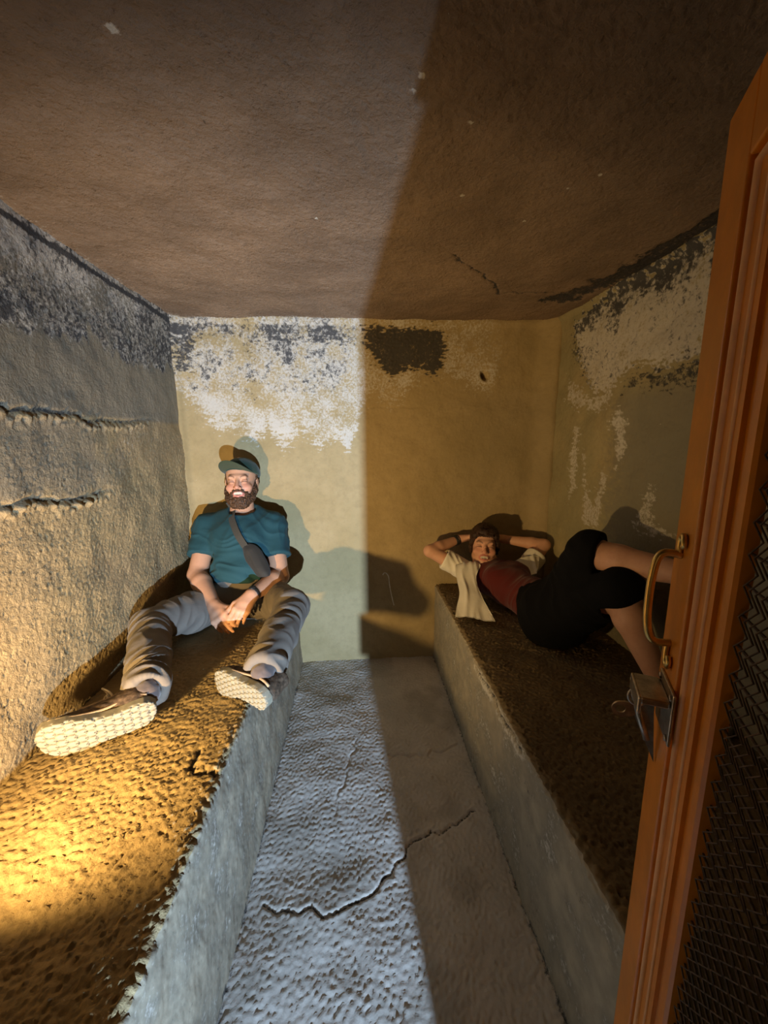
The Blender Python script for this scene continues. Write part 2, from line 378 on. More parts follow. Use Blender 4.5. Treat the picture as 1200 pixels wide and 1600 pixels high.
# right wall: u = y, v = z --------------------------------------------
def hr(U, V, P, nu, nv, du, dv):
    Y, Z = P[..., 1], P[..., 2]
    return .0009*band(nu, nv, du, dv, .020, .5, 1, 1, 41)+.0006*band(nu, nv, du, dv, .012, .4, 1, 1, 42)+.005*lowp(nu, nv, du, dv, .5, seed=43)+.02*np.exp(-((H-Z)/.02)**2)
def sr(U, V, P, nu, nv, du, dv):
    Y, Z = P[..., 1], P[..., 2]; o = np.zeros((nu, nv, 3)); D = lowp(nu, nv, du, dv, .05, 1, .25, 44); L = lowp(nu, nv, du, dv, .15, seed=45)
    top = [(2.08, 1.93), (1.80, 2.01), (.3, 2.01), (.3, 1.62), (1.30, 1.62), (1.45, 1.61), (1.60, 1.66), (1.72, 1.58), (1.86, 1.56), (1.97, 1.66), (2.05, 1.76)]
    t = sstep(-.015, .02, poly_sd(Y, Z, top)+.018*D)
    o[..., 0] = t*(.80+.1*L)
    low = [(2.16, 1.70), (2.02, 1.62), (1.85, 1.56), (1.74, 1.60), (1.72, 1.52), (1.85, 1.47), (2.0, 1.50), (2.14, 1.55)]
    o[..., 0] = np.maximum(o[..., 0], .62*sstep(-.01, .03, poly_sd(Y, Z, low)+.02*D))
    for pl, a in (([(1.66, 1.50), (1.60, 1.43), (1.61, 1.28), (1.66, 1.22), (1.68, 1.38), (1.73, 1.42)], .66),
                  ([(2.03, 1.43), (1.97, 1.40), (1.97, 1.10), (2.02, 1.02), (2.05, 1.25)], .62),
                  ([(1.93, 1.30), (1.90, 1.05), (1.86, .92), (1.73, .95), (1.70, 1.18), (1.76, 1.22), (1.80, 1.06), (1.87, 1.12), (1.89, 1.30)], .60),
                  ([(1.45, 1.20), (1.41, 1.18), (1.40, 1.05), (1.28, 1.02), (1.40, .98), (1.52, 1.00), (1.48, 1.12)], .56)):
        o[..., 0] = np.maximum(o[..., 0], a*sstep(-.012, .02, poly_sd(Y, Z, pl)+.012*D))
    o[..., 1] = t*(.28+.45*sstep(1.84, 1.97, Z+.02*D)+.12*L)
    dk = [(.3, 1.64), (1.28, 1.64), (1.42, 1.61), (1.58, 1.63), (1.66, 1.56), (1.45, 1.54), (1.25, 1.52), (.3, 1.50)]
    o[..., 1] = np.maximum(o[..., 1], .60*sstep(-.02, .03, poly_sd(Y, Z, dk)+.02*D))
    dk2 = [(2.10, 1.93), (1.98, 1.80), (1.93, 1.66), (1.84, 1.58), (1.93, 1.60), (2.06, 1.72), (2.12, 1.84)]
    o[..., 1] = np.maximum(o[..., 1], .52*sstep(-.02, .03, poly_sd(Y, Z, dk2)+.02*D))
    o[..., 2] = .8*sstep(1.60, 1.50, Z)*sstep(1.78, 1.60, Y+.03*D)
    return np.clip(o, 0, 1.4)
tag(sheet('wall_right', (XR, -.25, -.02), (0, 1, 0), (0, 0, 1), (-1, 0, 0), 2.60, 2.06, .0070, hr, M_right, sr), kind='structure')

# front wall round the doorway ------------------------------------------
def boxes(name, bxs, mat, parent=None):
    V, Fc = [], []
    for (x0, x1, y0, y1, z0, z1) in bxs:
        b = len(V); V += [(x, y, z) for x in (x0, x1) for y in (y0, y1) for z in (z0, z1)]
        Fc += [tuple(b+i for i in f) for f in ((0, 1, 3, 2), (4, 6, 7, 5), (0, 4, 5, 1), (2, 3, 7, 6), (0, 2, 6, 4), (1, 5, 7, 3))]
    return py_obj(name, V, Fc, mat, parent)
tag(boxes('wall_front', [(XL-.1, -.60, -.25, -.03, 0, H+.05), (.228, XR+.1, -.25, -.03, 0, H+.05), (-.60, .228, -.25, -.03, 1.845, H+.05)], M_right), kind='structure')

# benches: profile swept along y ------------------------------------------
def bench(name, x_edge, x_wall, zt, y0, mat, seed, label, sgn, xfoot, crackpts=None):
    r = .022; top = abs(x_edge-x_wall); st = .0055
    # arc-length profile: wall -> edge (rounded) -> down to the floor
    pts = []; s = 0
    for q in np.arange(0, top-r, st): pts.append((x_wall+sgn*q, zt, 0, 1))
    for a in np.arange(0, math.pi/2, st/r): pts.append((x_edge-sgn*r+sgn*r*math.sin(a), zt-r+r*math.cos(a), sgn*math.sin(a), math.cos(a)))
    zz = np.arange(zt-r, -.02, -st)
    for z in zz: pts.append((x_edge+(xfoot-x_edge)*(zt-r-z)/(zt-r), z, sgn, 0))
    pts = np.array(pts); nu = len(pts); nv = int((YB+.02-y0)/st)+1; y = np.linspace(y0, YB+.02, nv)
    P = np.zeros((nu, nv, 3)); P[..., 0] = pts[:, None, 0]; P[..., 1] = y; P[..., 2] = pts[:, None, 1]
    N = np.zeros((nu, nv, 3)); N[..., 0] = pts[:, None, 2]; N[..., 2] = pts[:, None, 3]
    istop = np.clip(pts[:, 3], 0, 1)[:, None]; dv = (YB+.02-y0)/(nv-1)
    h = (.0014*istop+.0003)*band(nu, nv, st, dv, .017, .5, .6, 1.5, seed)+(.0009*istop+.0003)*band(nu, nv, st, dv, .012, .4, .7, 1.3, seed+1)
    h += (.002*istop+.0015*(1-istop))*lowp(nu, nv, st, dv, .25, seed=seed+2)
    edge = np.exp(-((np.arange(nu)-(top-r)/st-3)/5.)**2)[:, None]
    h += edge*(.0018*band(nu, nv, st, dv, .035, .7, 1, 1, seed+3)-.002)
    stn = np.zeros((nu, nv, 3)); face = 1-istop
    Lf = lowp(nu, nv, st, dv, .12, 1, 1, seed+4)
    stn[..., 0] = face*(.20+.10*Lf)+.02; stn[..., 2] = face*np.clip(.5+.25*Lf, 0, 1)
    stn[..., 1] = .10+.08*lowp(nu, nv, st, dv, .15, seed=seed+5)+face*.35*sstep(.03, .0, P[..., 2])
    if crackpts is not None:
        d = line_d(P[..., 0], P[..., 1], crackpts)+(1-istop)*.05; h += -.012*np.exp(-(d/.005)**2); stn[..., 1] += .7*np.exp(-(d/.007)**2)
    if sgn < 0:   # flaked arris and a chipped hollow on the right bench
        d = line_d(P[..., 1], P[..., 2], jag([(1.45, .44), (1.30, .452), (1.15, .44), (1.0, .448)], 5, .006, seed)); k = (1-istop)
        h += -.010*k*np.exp(-(d/.008)**2); stn[..., 1] += .55*k*np.exp(-(d/.008)**2); stn[..., 0] += .4*k*np.exp(-((d-.015)/.012)**2)
    P += N*h[..., None]
    V = P.reshape(-1, 3); Q = quads(nu, nv)
    o = mesh_obj(name, V, Q, mat, attrs={'stain': np.clip(stn, 0, 1.4).reshape(-1, 3)})
    o.data.materials.append(M_face)
    fm = (Q[:, 0]//nv > int((top-r)/st)+4).astype(np.int32); o.data.polygons.foreach_set('material_index', fm)
    if sgn > 0: o.data.flip_normals()
    # near end cap
    cap = py_obj('end_face', [(x_wall, y0, 0), (xfoot, y0, 0), (x_edge, y0, zt-r), (x_edge-sgn*r, y0, zt), (x_wall, y0, zt)], [(0, 1, 2, 3, 4)], M_face, o)
    tag(o, label, 'bench'); return o
crackBch = jag([(-.475, 1.06), (-.468, 1.02), (-.475, .985), (-.44, .97), (-.41, .975), (-.385, .955)], 4, .006, 51)
bench_l = bench('concrete_bench', BLX, XL, BLZ, .02, M_bench, 60, 'rough stuccoed concrete bench along the left wall, man seated on it', 1, -.352, crackBch)
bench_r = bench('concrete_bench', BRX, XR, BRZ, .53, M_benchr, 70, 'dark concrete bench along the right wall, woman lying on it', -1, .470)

# ------------------------------------------------------------------ signed distance modelling
class Fld:
    def __init__(s): s.p = []
    def cone(s, a, b, ra, rb, k=.02, op=1): s.p.append(('c', np.array(a, float), np.array(b, float), ra, rb, k, op)); return s
    def path(s, pts, rs, k=.02):
        for i in range(len(pts)-1): s.cone(pts[i], pts[i+1], rs[i], rs[i+1], k)
        return s
    def ell(s, c, r, M=None, k=.02, op=1): s.p.append(('e', np.array(c, float), np.array(r, float), np.eye(3) if M is None else np.array(M, float), None, k, op)); return s
    def fn(s, lo, hi, f, k=.005, op=1): s.p.append(('f', np.array(lo, float), np.array(hi, float), f, None, k, op)); return s
    def bb(s, q):
        if q[0] == 'c':
            r = max(q[3], q[4]); return np.minimum(q[1], q[2])-r, np.maximum(q[1], q[2])+r
        if q[0] == 'e': r = q[2].max(); return q[1]-r, q[1]+r
        return q[1], q[2]
    def box(s):
        B = [s.bb(q) for q in s.p if q[6] == 1]; return np.min([b[0] for b in B], 0), np.max([b[1] for b in B], 0)

def mesh_field(fl, h, lo=None, hi=None, post=None):
    if lo is None:
        lo, hi = fl.box(); lo = lo-3*h-.01; hi = hi+3*h+.01
    lo = np.array(lo, float); hi = np.array(hi, float); n = np.ceil((hi-lo)/h).astype(int)+1
    ax = [(lo[i]+h*np.arange(n[i])).astype(np.float32) for i in range(3)]
    F = np.full(n, .2, np.float32)
    for q in fl.p:
        k, op = q[5], q[6]; a, b = fl.bb(q); m = k+3*h+.006
        i0 = np.maximum(0, np.floor((a-m-lo)/h).astype(int)); i1 = np.minimum(n, np.ceil((b+m-lo)/h).astype(int)+1)
        if np.any(i1 <= i0): continue
        sl_ = tuple(slice(i0[i], i1[i]) for i in range(3))
        X = ax[0][sl_[0]][:, None, None]; Y = ax[1][sl_[1]][None, :, None]; Z = ax[2][sl_[2]][None, None, :]
        if q[0] == 'c':
            A, Bq, ra, rb = q[1], q[2], q[3], q[4]; d = Bq-A; L2 = max(d@d, 1e-9)
            t = np.clip(((X-A[0])*d[0]+(Y-A[1])*d[1]+(Z-A[2])*d[2])/L2, 0, 1)
            D = np.sqrt((X-A[0]-t*d[0])**2+(Y-A[1]-t*d[1])**2+(Z-A[2]-t*d[2])**2)-(ra+t*(rb-ra))
        elif q[0] == 'e':
            c, r, M = q[1], q[2], q[3]; dx, dy, dz = X-c[0], Y-c[1], Z-c[2]
            u = [M[i][0]*dx+M[i][1]*dy+M[i][2]*dz for i in range(3)]
            k0 = np.sqrt((u[0]/r[0])**2+(u[1]/r[1])**2+(u[2]/r[2])**2); k1 = np.sqrt((u[0]/r[0]**2)**2+(u[1]/r[1]**2)**2+(u[2]/r[2]**2)**2)+1e-6
            D = k0*(k0-1)/k1
        else: D = q[3](X, Y, Z)
        G = F[sl_]
        if op == 1:
            hh = np.maximum(k-np.abs(G-D), 0)/k; F[sl_] = np.minimum(G, D)-hh*hh*k*.25
        elif op == -1:
            D = -D; hh = np.maximum(k-np.abs(G-D), 0)/k; F[sl_] = np.maximum(G, D)+hh*hh*k*.25
        elif op == 2:   # intersect (region given must cover the solid)
            hh = np.maximum(k-np.abs(G-D), 0)/k; F[sl_] = np.maximum(G, D)+hh*hh*k*.25
    F[0], F[-1] = .2, .2; F[:, 0], F[:, -1] = .2, .2; F[:, :, 0], F[:, :, -1] = .2, .2
    ins = F < 0
    # cells with a sign change
    c = np.zeros(tuple(n-1), np.uint8)
    for i in (0, 1):
        for j in (0, 1):
            for k in (0, 1): c += ins[i:n[0]-1+i, j:n[1]-1+j, k:n[2]-1+k]
    act = np.argwhere((c > 0) & (c < 8)); idx = np.full(c.shape, -1, np.int32); idx[tuple(act.T)] = np.arange(len(act))
    acc = np.zeros((len(act), 3)); cnt = np.zeros(len(act))
    cor = [(i, j, k) for i in (0, 1) for j in (0, 1) for k in (0, 1)]
    val = {o: F[act[:, 0]+o[0], act[:, 1]+o[1], act[:, 2]+o[2]] for o in cor}
    for o in cor:
        for a in range(3):
            if o[a]: continue
            o2 = list(o); o2[a] = 1; o2 = tuple(o2); va, vb = val[o], val[o2]; m = (va < 0) != (vb < 0)
            t = np.where(m, va/(va-vb+1e-12), 0); p = np.tile(np.array(o, float), (len(act), 1)); p[:, a] += t
            acc[m] += p[m]; cnt[m] += 1
    V = lo+h*(act+acc/cnt[:, None])
    Q = []
    for a in range(3):
        b, d = (a+1) % 3, (a+2) % 3; s0 = [slice(None)]*3; s1 = [slice(None)]*3; s0[a] = slice(0, -1); s1[a] = slice(1, None)
        i0 = ins[tuple(s0)]; i1 = ins[tuple(s1)]; e = np.argwhere(i0 != i1); fl_ = i0[tuple(e.T)]
        def cell(db, dd):
            q = e.copy(); q[:, b] -= db; q[:, d] -= dd; return idx[tuple(q.T)]
        qd = np.stack([cell(1, 1), cell(0, 1), cell(0, 0), cell(1, 0)], 1); qd[~fl_] = qd[~fl_][:, ::-1]; Q.append(qd)
    Q = np.concatenate(Q); Q = Q[(Q >= 0).all(1)]
    return V, Q

def vnorm(V, Q):
    a, b, c, d = (V[Q[:, i]] for i in range(4)); fn = np.cross(c-a, d-b); N = np.zeros_like(V)
    for i in range(4): np.add.at(N, Q[:, i], fn)
    return N/(np.linalg.norm(N, axis=1, keepdims=True)+1e-12)

def lap(V, Q, it=1, f=.5):
    for _ in range(it):
        A = np.zeros_like(V); c = np.zeros(len(V))
        for i in range(4):
            np.add.at(A, Q[:, i], V[Q[:, (i+1) % 4]]+V[Q[:, (i-1) % 4]]); np.add.at(c, Q[:, i], 2)
        V = V*(1-f)+f*A/c[:, None]
    return V

def field_obj(name, fl, h, mat, parent, disp=None, tint=None, smooth_it=1, lo=None, hi=None):
    V, Q = mesh_field(fl, h, lo, hi); V = lap(V, Q, smooth_it)
    if disp is not None: N = vnorm(V, Q); V = V+N*disp(V, N)[:, None]
    return mesh_obj(name, V, Q, mat, parent, True, {'tint': tint(V)} if tint is not None else None)

def frame(fwd, up):
    """rows: side (x), forward (y), up (z)"""
    f = np.array(fwd, float); f /= np.linalg.norm(f); u = np.array(up, float); u -= (u@f)*f; u /= np.linalg.norm(u)
    return np.array([np.cross(f, u), f, u])

def segd(P, a, b):
    a = np.array(a, float); b = np.array(b, float); d = b-a; t = np.clip((P-a)@d/(d@d), 0, 1)
    return np.linalg.norm(P-a-t[:, None]*d, axis=1), t

def creases(P, axis, lam=.03, stretch=5., seedv=0., warp=.03):
    """cloth folds running across an axis, ridged noise"""
    ax = np.array(axis, float); ax /= np.linalg.norm(ax)
    q = P+warp*np.stack([noise3(P*9+seedv), noise3(P*9+7+seedv), noise3(P*9+13+seedv)], 1)
    al = (q@ax)[:, None]*ax; C = al/lam+(q-al)/(lam*stretch)
    return 1-2*np.abs(noise3(C+seedv*3.1))

# ------------------------------------------------------------------ hands, heads
def add_hand(fl, wrist, d, nrm, side, L=.18, curl=(.5, .5, .5, .5), thumb=.6, wr=.026):
    """d: wrist to knuckles, nrm: back of the hand, side: +1 when the thumb lies on cross(d, nrm)"""
    d = np.array(d, float); d /= np.linalg.norm(d); n = np.array(nrm, float); n -= (n@d)*d; n /= np.linalg.norm(n)
    s = np.cross(d, n)*side; wr_ = np.array(wrist, float); sc_ = L/.18
    offs = [.030, .010, -.010, -.029]; ml = [.092, .095, .090, .083]; fl_ = [.072, .080, .074, .058]; rr = [.0098, .0100, .0095, .0085]
    kn = []
    for o, m in zip(offs, ml):
        base = wr_+s*o*.55*sc_; k = wr_+d*m*sc_+s*o*sc_; kn.append(k)
        fl.cone(base, k, .0145*sc_, .0115*sc_, .014)
    fl.cone(wr_, wr_+d*.05*sc_, wr*sc_*.8, .017*sc_, .02)
    tips = []
    for i, k in enumerate(kn):
        a = curl[i]*.8; p = k; seg = [fl_[i]*.45*sc_, fl_[i]*.31*sc_, fl_[i]*.24*sc_]; r = rr[i]*sc_
        for j, sgl in enumerate(seg):
            dd = d*math.cos(a)-n*math.sin(a)-s*offs[i]*1.2*(.3 if curl[i] > .4 else 1)*0
            q = p+dd*sgl; fl.cone(p, q, r, r*.90, .0035 if j else .006); p = q; r *= .90; a += curl[i]*1.0
        tips.append(p)
    b = wr_+d*.025*sc_+s*.020*sc_-n*.006; t1 = wr_+d*.062*sc_+s*(.045+.01*thumb)*sc_-n*.012; t2 = t1+d*.034*sc_+s*.006*sc_-n*.008; t3 = t2+d*.026*sc_-s*.006*sc_-n*.008
    fl.cone(b, t1, .018*sc_, .0125*sc_, .014); fl.cone(t1, t2, .0125*sc_, .0108*sc_, .005); fl.cone(t2, t3, .0108*sc_, .009*sc_, .004)
    return kn, tips

def add_head(fl, c, fwd, up, s=1., male=True):
    M = frame(fwd, up); c = np.array(c, float); W = lambda x, y, z: c+s*(x*M[0]+y*M[1]+z*M[2])
    E = lambda p, r, k=.015, op=1: fl.ell(W(*p), np.array(r)*s, M, k, op)
    E((0, -.012, .038), (.076, .095, .088)); E((0, .024, -.040), (.061, .068, .075), .03)
    jw = 1.0 if male else .86
    E((0, .034, -.090), (.040*jw, .042, .030), .03)
    for q in (-1, 1):
        fl.cone(W(q*.050*jw, .0, -.070), W(q*.018*jw, .062, -.100), .020*s, .016*s, .03)
        E((q*.040, .066, -.036), (.024, .020, .020), .018)           # cheeks lifted by the smile
    fl.cone(W(-.036, .082, .018), W(.036, .082, .018), .010*s, .010*s, .016)
    for q in (-1, 1): E((q*.032, .102, -.001), (.019, .014, .011), .010, -1)
    for q in (-1, 1): E((q*.032, .079, -.003), (.0150, .0125, .0105), .004)
    fl.cone(W(0, .090, .004), W(0, .112, -.034), .0075*s, .0115*s, .010)
    for q in (-1, 1): E((q*.0125, .102, -.040), (.0085, .010, .0075), .006)
    for q in (-1, 1): E((q*.006, .112, -.0475), (.0035, .004, .003), .002, -1)
    # smiling lips round an open mouth
    ml = [(-.029, .078, -.056), (-.016, .092, -.060), (0, .097, -.061), (.016, .092, -.060), (.029, .078, -.056)]
    ll = [(-.029, .078, -.057), (-.018, .090, -.072), (0, .096, -.079), (.018, .090, -.072), (.029, .078, -.057)]
    E((0, .085, -.068), (.026, .018, .014), .012)
    E((0, .099, -.067), (.021, .013, .0085), .004, -1)
    fl.path([W(*p) for p in ml], [v*s for v in (.0035, .0048, .0048, .0048, .0035)], .004)
    fl.path([W(*p) for p in ll], [v*s for v in (.0035, .0052, .0060, .0052, .0035)], .004)
    fl.path([W(-.018, .085, -.065), W(0, .0915, -.0655), W(.018, .085, -.065)], [.0052*s]*3, .002)   # teeth
    for q in (-1, 1):
        E((q*.077, -.008, -.012), (.0085, .018, .031), .006); E((q*.086, -.002, -.008), (.005, .010, .018), .004, -1)
    return W, M

def head_tint(P, W, M, c, s, base, male=True):
    q = (P-np.array(c))@M.T/s; x, y, z = q[:, 0], q[:, 1], q[:, 2]; C = np.tile(np.array(base), (len(P), 1))
    def blend(m, col): nonlocal C; m = np.clip(m, 0, 1)[:, None]; C = C*(1-m)+np.array(col)*m
    hd = (y > .02) & (z > -.12) & (np.abs(x) < .09)
    blend(hd*.45*np.exp(-((np.abs(x)-.040)/.022)**2-((z+.032)/.022)**2), (.62, .20, .14))
    blend(hd*.5*np.exp(-(x/.014)**2-((z+.035)/.02)**2), (.66, .24, .17))
    ex = np.abs(x)-.032
    blend((y > .07)*.85*np.exp(-((z+.0055+ex*ex*16)/.0034)**2)*(np.abs(ex) < .017), (.08, .04, .03))       # lash line
    by = .023-(ex*ex)*22+.1*ex
    blend((y > .06)*.8*np.exp(-((z-by)/.0042)**2)*(np.abs(ex) < .019), (.14, .075, .045) if male else (.06, .035, .025))
    mz = -.060+.10*0-.0; inn = ((x/.021)**2+((z+.067)/.0085)**2 < 1.05) & (y > .06)
    lipz = ((x/.031)**2+((z+.068)/.019)**2 < 1) & (y > .075)
    blend(lipz*.75, (.60, .20, .17)); te = inn & (z > -.0725) & (y > .085)
    blend(inn*1., (.16, .03, .03)); blend(te*1., (.64, .58, .48))
    return C

# ------------------------------------------------------------------ seated man
man = tag(empty('person', (-.56, 1.90, BLZ)), 'seated person in teal t-shirt, green cap and grey trousers on left bench, hands clasped', 'person')
hc_ = np.array([-.603, 2.135, 1.150]); hf_ = (.06, -.965, .14); hu_ = (-.03, .12, 1)
hipA, hipB = np.array([-.665, 2.00, .552]), np.array([-.498, 2.03, .548])
kneeA, kneeB = np.array([-.855, 1.59, .613]), np.array([-.303, 1.715, .620])
ankA, ankB = np.array([-.688, 1.206, .558]), np.array([-.336, 1.278, .563])
shA, shB = np.array([-.790, 2.135, .900]), np.array([-.455, 2.130, .900])
elA, elB = np.array([-.805, 1.965, .700]), np.array([-.397, 1.965, .678])
wrA, wrB = np.array([-.650, 1.745, .620]), np.array([-.484, 1.745, .669])
b = Fld()
b.path([(-.580, 2.02, .57), (-.580, 2.03, .70), (-.605, 2.10, .84), (-.615, 2.145, .92)], [.105, .105, .112, .095], .05)
b.cone(shA, shB, .055, .055, .05); b.cone((-.62, 2.15, .93), (-.603, 2.145, 1.09), .062, .055, .03)
for sh, el, wr_ in ((shA, elA, wrA), (shB, elB, wrB)):
    b.cone(sh, el, .054, .045, .02); fo = el+(wr_-el)*.28; b.cone(el, fo, .045, .047, .012); b.cone(fo, wr_, .047, .028, .012)
for hp, kn, an in ((hipA, kneeA, ankA), (hipB, kneeB, ankB)):
    b.cone(hp, kn, .082, .056, .03); b.cone(kn, kn+(an-kn)*.35, .056, .056, .02); b.cone(kn+(an-kn)*.35, an, .056, .036, .02)
Wm, Mm = add_head(b, hc_, hf_, hu_, 1.0, True)
_, tipsA = add_hand(b, wrA, (.085, -.15, -.040), (-.45, -.45, .75), -1, .190, (.35, .42, .5, .55), .3)
_, tipsB = add_hand(b, wrB, (-.050, -.13, -.070), (.30, -.25, .9), 1, .180, (.5, .5, .52, .52), .2)
mtint = lambda P: head_tint(P, Wm, Mm, hc_, 1., (.60, .325, .20))
bV, bQ = [], []; nn = 0
def merge(parts):
    V = []; Q = []; n = 0
    for v, q in parts: V.append(v); Q.append(q+n); n += len(v)
    return np.concatenate(V), np.concatenate(Q)
lo, hi = b.box(); lo -= .02; hi += .02
zc = 1.045
p1 = mesh_field(b, .0052, lo, (hi[0], hi[1], zc)); p2 = mesh_field(b, .0022, (-.75, 1.98, zc-.0052), (-.47, 2.29, hi[2]))
Vb, Qb = merge([(lap(*p1, 1), p1[1]), (lap(*p2, 1, .4), p2[1])])
mesh_obj('body', Vb, Qb, M_skin, man, True, {'tint': mtint(Vb)})

# shirt
M_teal = cloth('teal_jersey', (.020, .066, .080), 700, .2, .1, .03, .8)
s_ = Fld()
s_.path([(-.580, 2.01, .62), (-.580, 2.02, .70), (-.607, 2.085, .83), (-.612, 2.130, .91)], [.126, .127, .134, .112], .06)
s_.cone((-.53, 2.02, .70), (-.64, 2.02, .70), .105, .105, .05).cone((-.54, 2.10, .83), (-.68, 2.10, .83), .110, .110, .05)
s_.cone(shA+(0, 0, .0), shB, .072, .072, .05)
s_.cone((-.70, 2.15, .935), (-.615, 2.155, .975), .055, .055, .04).cone((-.52, 2.15, .935), (-.60, 2.155, .975), .055, .055, .04)
for sh, el in ((shA, elA), (shB, elB)):
    e = sh+(el-sh)*.62; s_.cone(sh, e, .073, .070, .03)
    ax = (el-sh)/np.linalg.norm(el-sh)
    s_.fn(e-.12, e+.12, (lambda e, ax: lambda X, Y, Z: -((X-e[0])*ax[0]+(Y-e[1])*ax[1]+(Z-e[2])*ax[2])+np.where(((X-e[0])**2+(Y-e[1])**2+(Z-e[2])**2) < .105**2, 0, .2))(e, ax), .003, -1)
# neckline and hem
s_.ell((-.600, 2.105, 1.015), (.072, .082, .050), None, .006, -1)
hemn = np.array([-.06, .25, .95]); hemn /= np.linalg.norm(hemn); hemp = np.array([-.575, 1.94, .668])
s_.fn((-.85, 1.70, .40), (-.30, 2.28, .78), lambda X, Y, Z: ((X-hemp[0])*hemn[0]+(Y-hemp[1])*hemn[1]+(Z-hemp[2])*hemn[2]), .006, -1)
def sdisp(P, N):
    f = creases(P, (.25, .3, .9), .032, 4, 1., .05); lowz = sstep(.86, .70, P[:, 2])*(np.abs(P[:, 0]+.575) < .16)
    g = creases(P, (.9, 0, -.5), .045, 4, 4., .05)
    return .012*f*lowz+.004*f*(1-lowz)+.004*g*sstep(.7, .85, P[:, 2])
shirt = field_obj('t_shirt', s_, .0038, M_teal, man, sdisp)
shirt.data.name = 't_shirt'
# collar ring
def tube(name, pts, r, mat, parent=None, n=8, closed=False, flat=None, smooth=True):
    pts = [np.array(p, float) for p in pts]; N_ = len(pts); V = []; Fc = []
    up = np.array([0, 0, 1.0])
    rr = r if hasattr(r, '__len__') else [r]*N_
    prev = None
    for i, p in enumerate(pts):
        if closed: t = pts[(i+1) % N_]-pts[i-1]
        else: t = pts[min(i+1, N_-1)]-pts[max(i-1, 0)]
        t /= np.linalg.norm(t)+1e-12
        if prev is None: a = np.cross(t, up if abs(t[2]) < .95 else np.array([1., 0, 0]))
        else: a = prev-(prev@t)*t
        a /= np.linalg.norm(a); bb = np.cross(t, a); prev = a
        for k in range(n):
            an = 2*math.pi*k/n; V.append(p+rr[i]*(math.cos(an)*a+math.sin(an)*bb))
    for i in range(N_ if closed else N_-1):
        j = (i+1) % N_
        for k in range(n): Fc.append((i*n+k, i*n+(k+1) % n, j*n+(k+1) % n, j*n+k))
    if not closed: Fc.append(tuple(range(n))[::-1]); Fc.append(tuple((N_-1)*n+k for k in range(n)))
    return py_obj(name, V, Fc, mat, parent, smooth)

def bvh_of(o):
    me = o.data; V = np.zeros(len(me.vertices)*3, np.float32); me.vertices.foreach_get('co', V); V = V.reshape(-1, 3)
    Q = np.zeros(len(me.loops), np.int32); me.loops.foreach_get('vertex_index', Q)
    return BVHTree.FromPolygons(V.tolist(), Q.reshape(-1, 4).tolist())
shirt_bvh = bvh_of(shirt)
ring = []
for k in range(40):
    a = 2*math.pi*k/40; p = Vector((-.600+.080*math.cos(a), 2.110+.080*math.sin(a), .965+.02*math.sin(a)))
    hit = shirt_bvh.find_nearest(p); ring.append(tuple(hit[0]))
# trousers
M_grey = cloth('grey_twill', (.175, .150, .125), 800, .25, .1, .05, .85)
t_ = Fld()
t_.cone(hipA, hipB, .102, .102, .05).cone((-.58, 2.02, .56), (-.58, 2.02, .650), .120, .118, .05)
t_.cone(hipA, hipB+np.array([0, -.03, 0]), .085, .085, .04).cone((-.640, 1.90, .555), (-.515, 1.90, .555), .066, .066, .05)
for hp, kn, an in ((hipA, kneeA, ankA), (hipB, kneeB, ankB)):
    m = kn+(an-kn)*.5; e = kn+(an-kn)*.97
    t_.cone(hp, hp+(kn-hp)*.55, .096, .082, .05); t_.cone(hp+(kn-hp)*.55, kn, .084, .072, .03); t_.cone(kn, m, .072, .066, .02); t_.cone(m, e, .066, .062, .02)
    ax = (an-kn)/np.linalg.norm(an-kn)
    t_.fn(e-.11, e+.11, (lambda e, ax: lambda X, Y, Z: -((X-e[0])*ax[0]+(Y-e[1])*ax[1]+(Z-e[2])*ax[2])+np.where(((X-e[0])**2+(Y-e[1])**2+(Z-e[2])**2) < .10**2, 0, .2))(e, ax), .003, -1)
    t_.cone(e+ax*.01, e-ax*.03, .050, .045, .004, -1)
t_.fn((-1.0, 1.0, .3), (0, 2.2, BLZ+.02), lambda X, Y, Z: Z-(BLZ+.004)+0*X+0*Y, .03, -1)
def tdisp(P, N):
    D = np.zeros(len(P))
    for i, (hp, kn, an) in enumerate(((hipA, kneeA, ankA), (hipB, kneeB, ankB))):
        d1, t1 = segd(P, hp, kn); d2, t2 = segd(P, kn, an); near = np.minimum(d1, d2) < .12
        side_ = (P[:, 0] < -.556) if i == 0 else (P[:, 0] >= -.556)
        a1 = creases(P, (kn-hp)+np.array([0, 0, .25]), .040, 3.5, 2.+i, .05); a2 = creases(P, (an-kn)+np.array([.12, 0, .05]), .034, 3.2, 6.+i, .05)
        w_ = sstep(-.03, .03, d1-d2); amp1 = .006+.005*sstep(.5, .9, t1)+.007*sstep(.25, .0, t1); amp2 = .008+.005*sstep(.4, .95, t2)
        D += side_*near*((1-w_)*a1*amp1+w_*a2*amp2)
    return D
pants = field_obj('trousers', t_, .0042, M_grey, man, tdisp)

# cap
M_cap = cloth('green_cap', (.018, .050, .036), 500, .3, .15, .2, .8)
M_capu = cloth('cap_underbrim', (.045, .062, .032), 500, .2, .15, .2, .8)
cp = Fld(); cfw = np.array(hf_, float)*1.0+np.array([-.30, 0, .10]); Mc = frame(cfw, hu_); hcw = lambda x, y, z: hc_+x*Mc[0]+y*Mc[1]+z*Mc[2]
cp.ell(hcw(0, -.012, .046), (.086, .104, .080), Mc, .01)
cut = hcw(0, 0, .038); cn = Mc[2]*.96-Mc[1]*.30*0+Mc[1]*-.10
cp.fn(hc_-.2, hc_+.2, lambda X, Y, Z: (X-cut[0])*cn[0]+(Y-cut[1])*cn[1]+(Z-cut[2])*cn[2], .004, -1)
field_obj('cap', cp, .0028, M_cap, man, lambda P, N: .0012*creases(P, (1, 0, 0), .02, 3, 8.))
capo = man.children[-1]
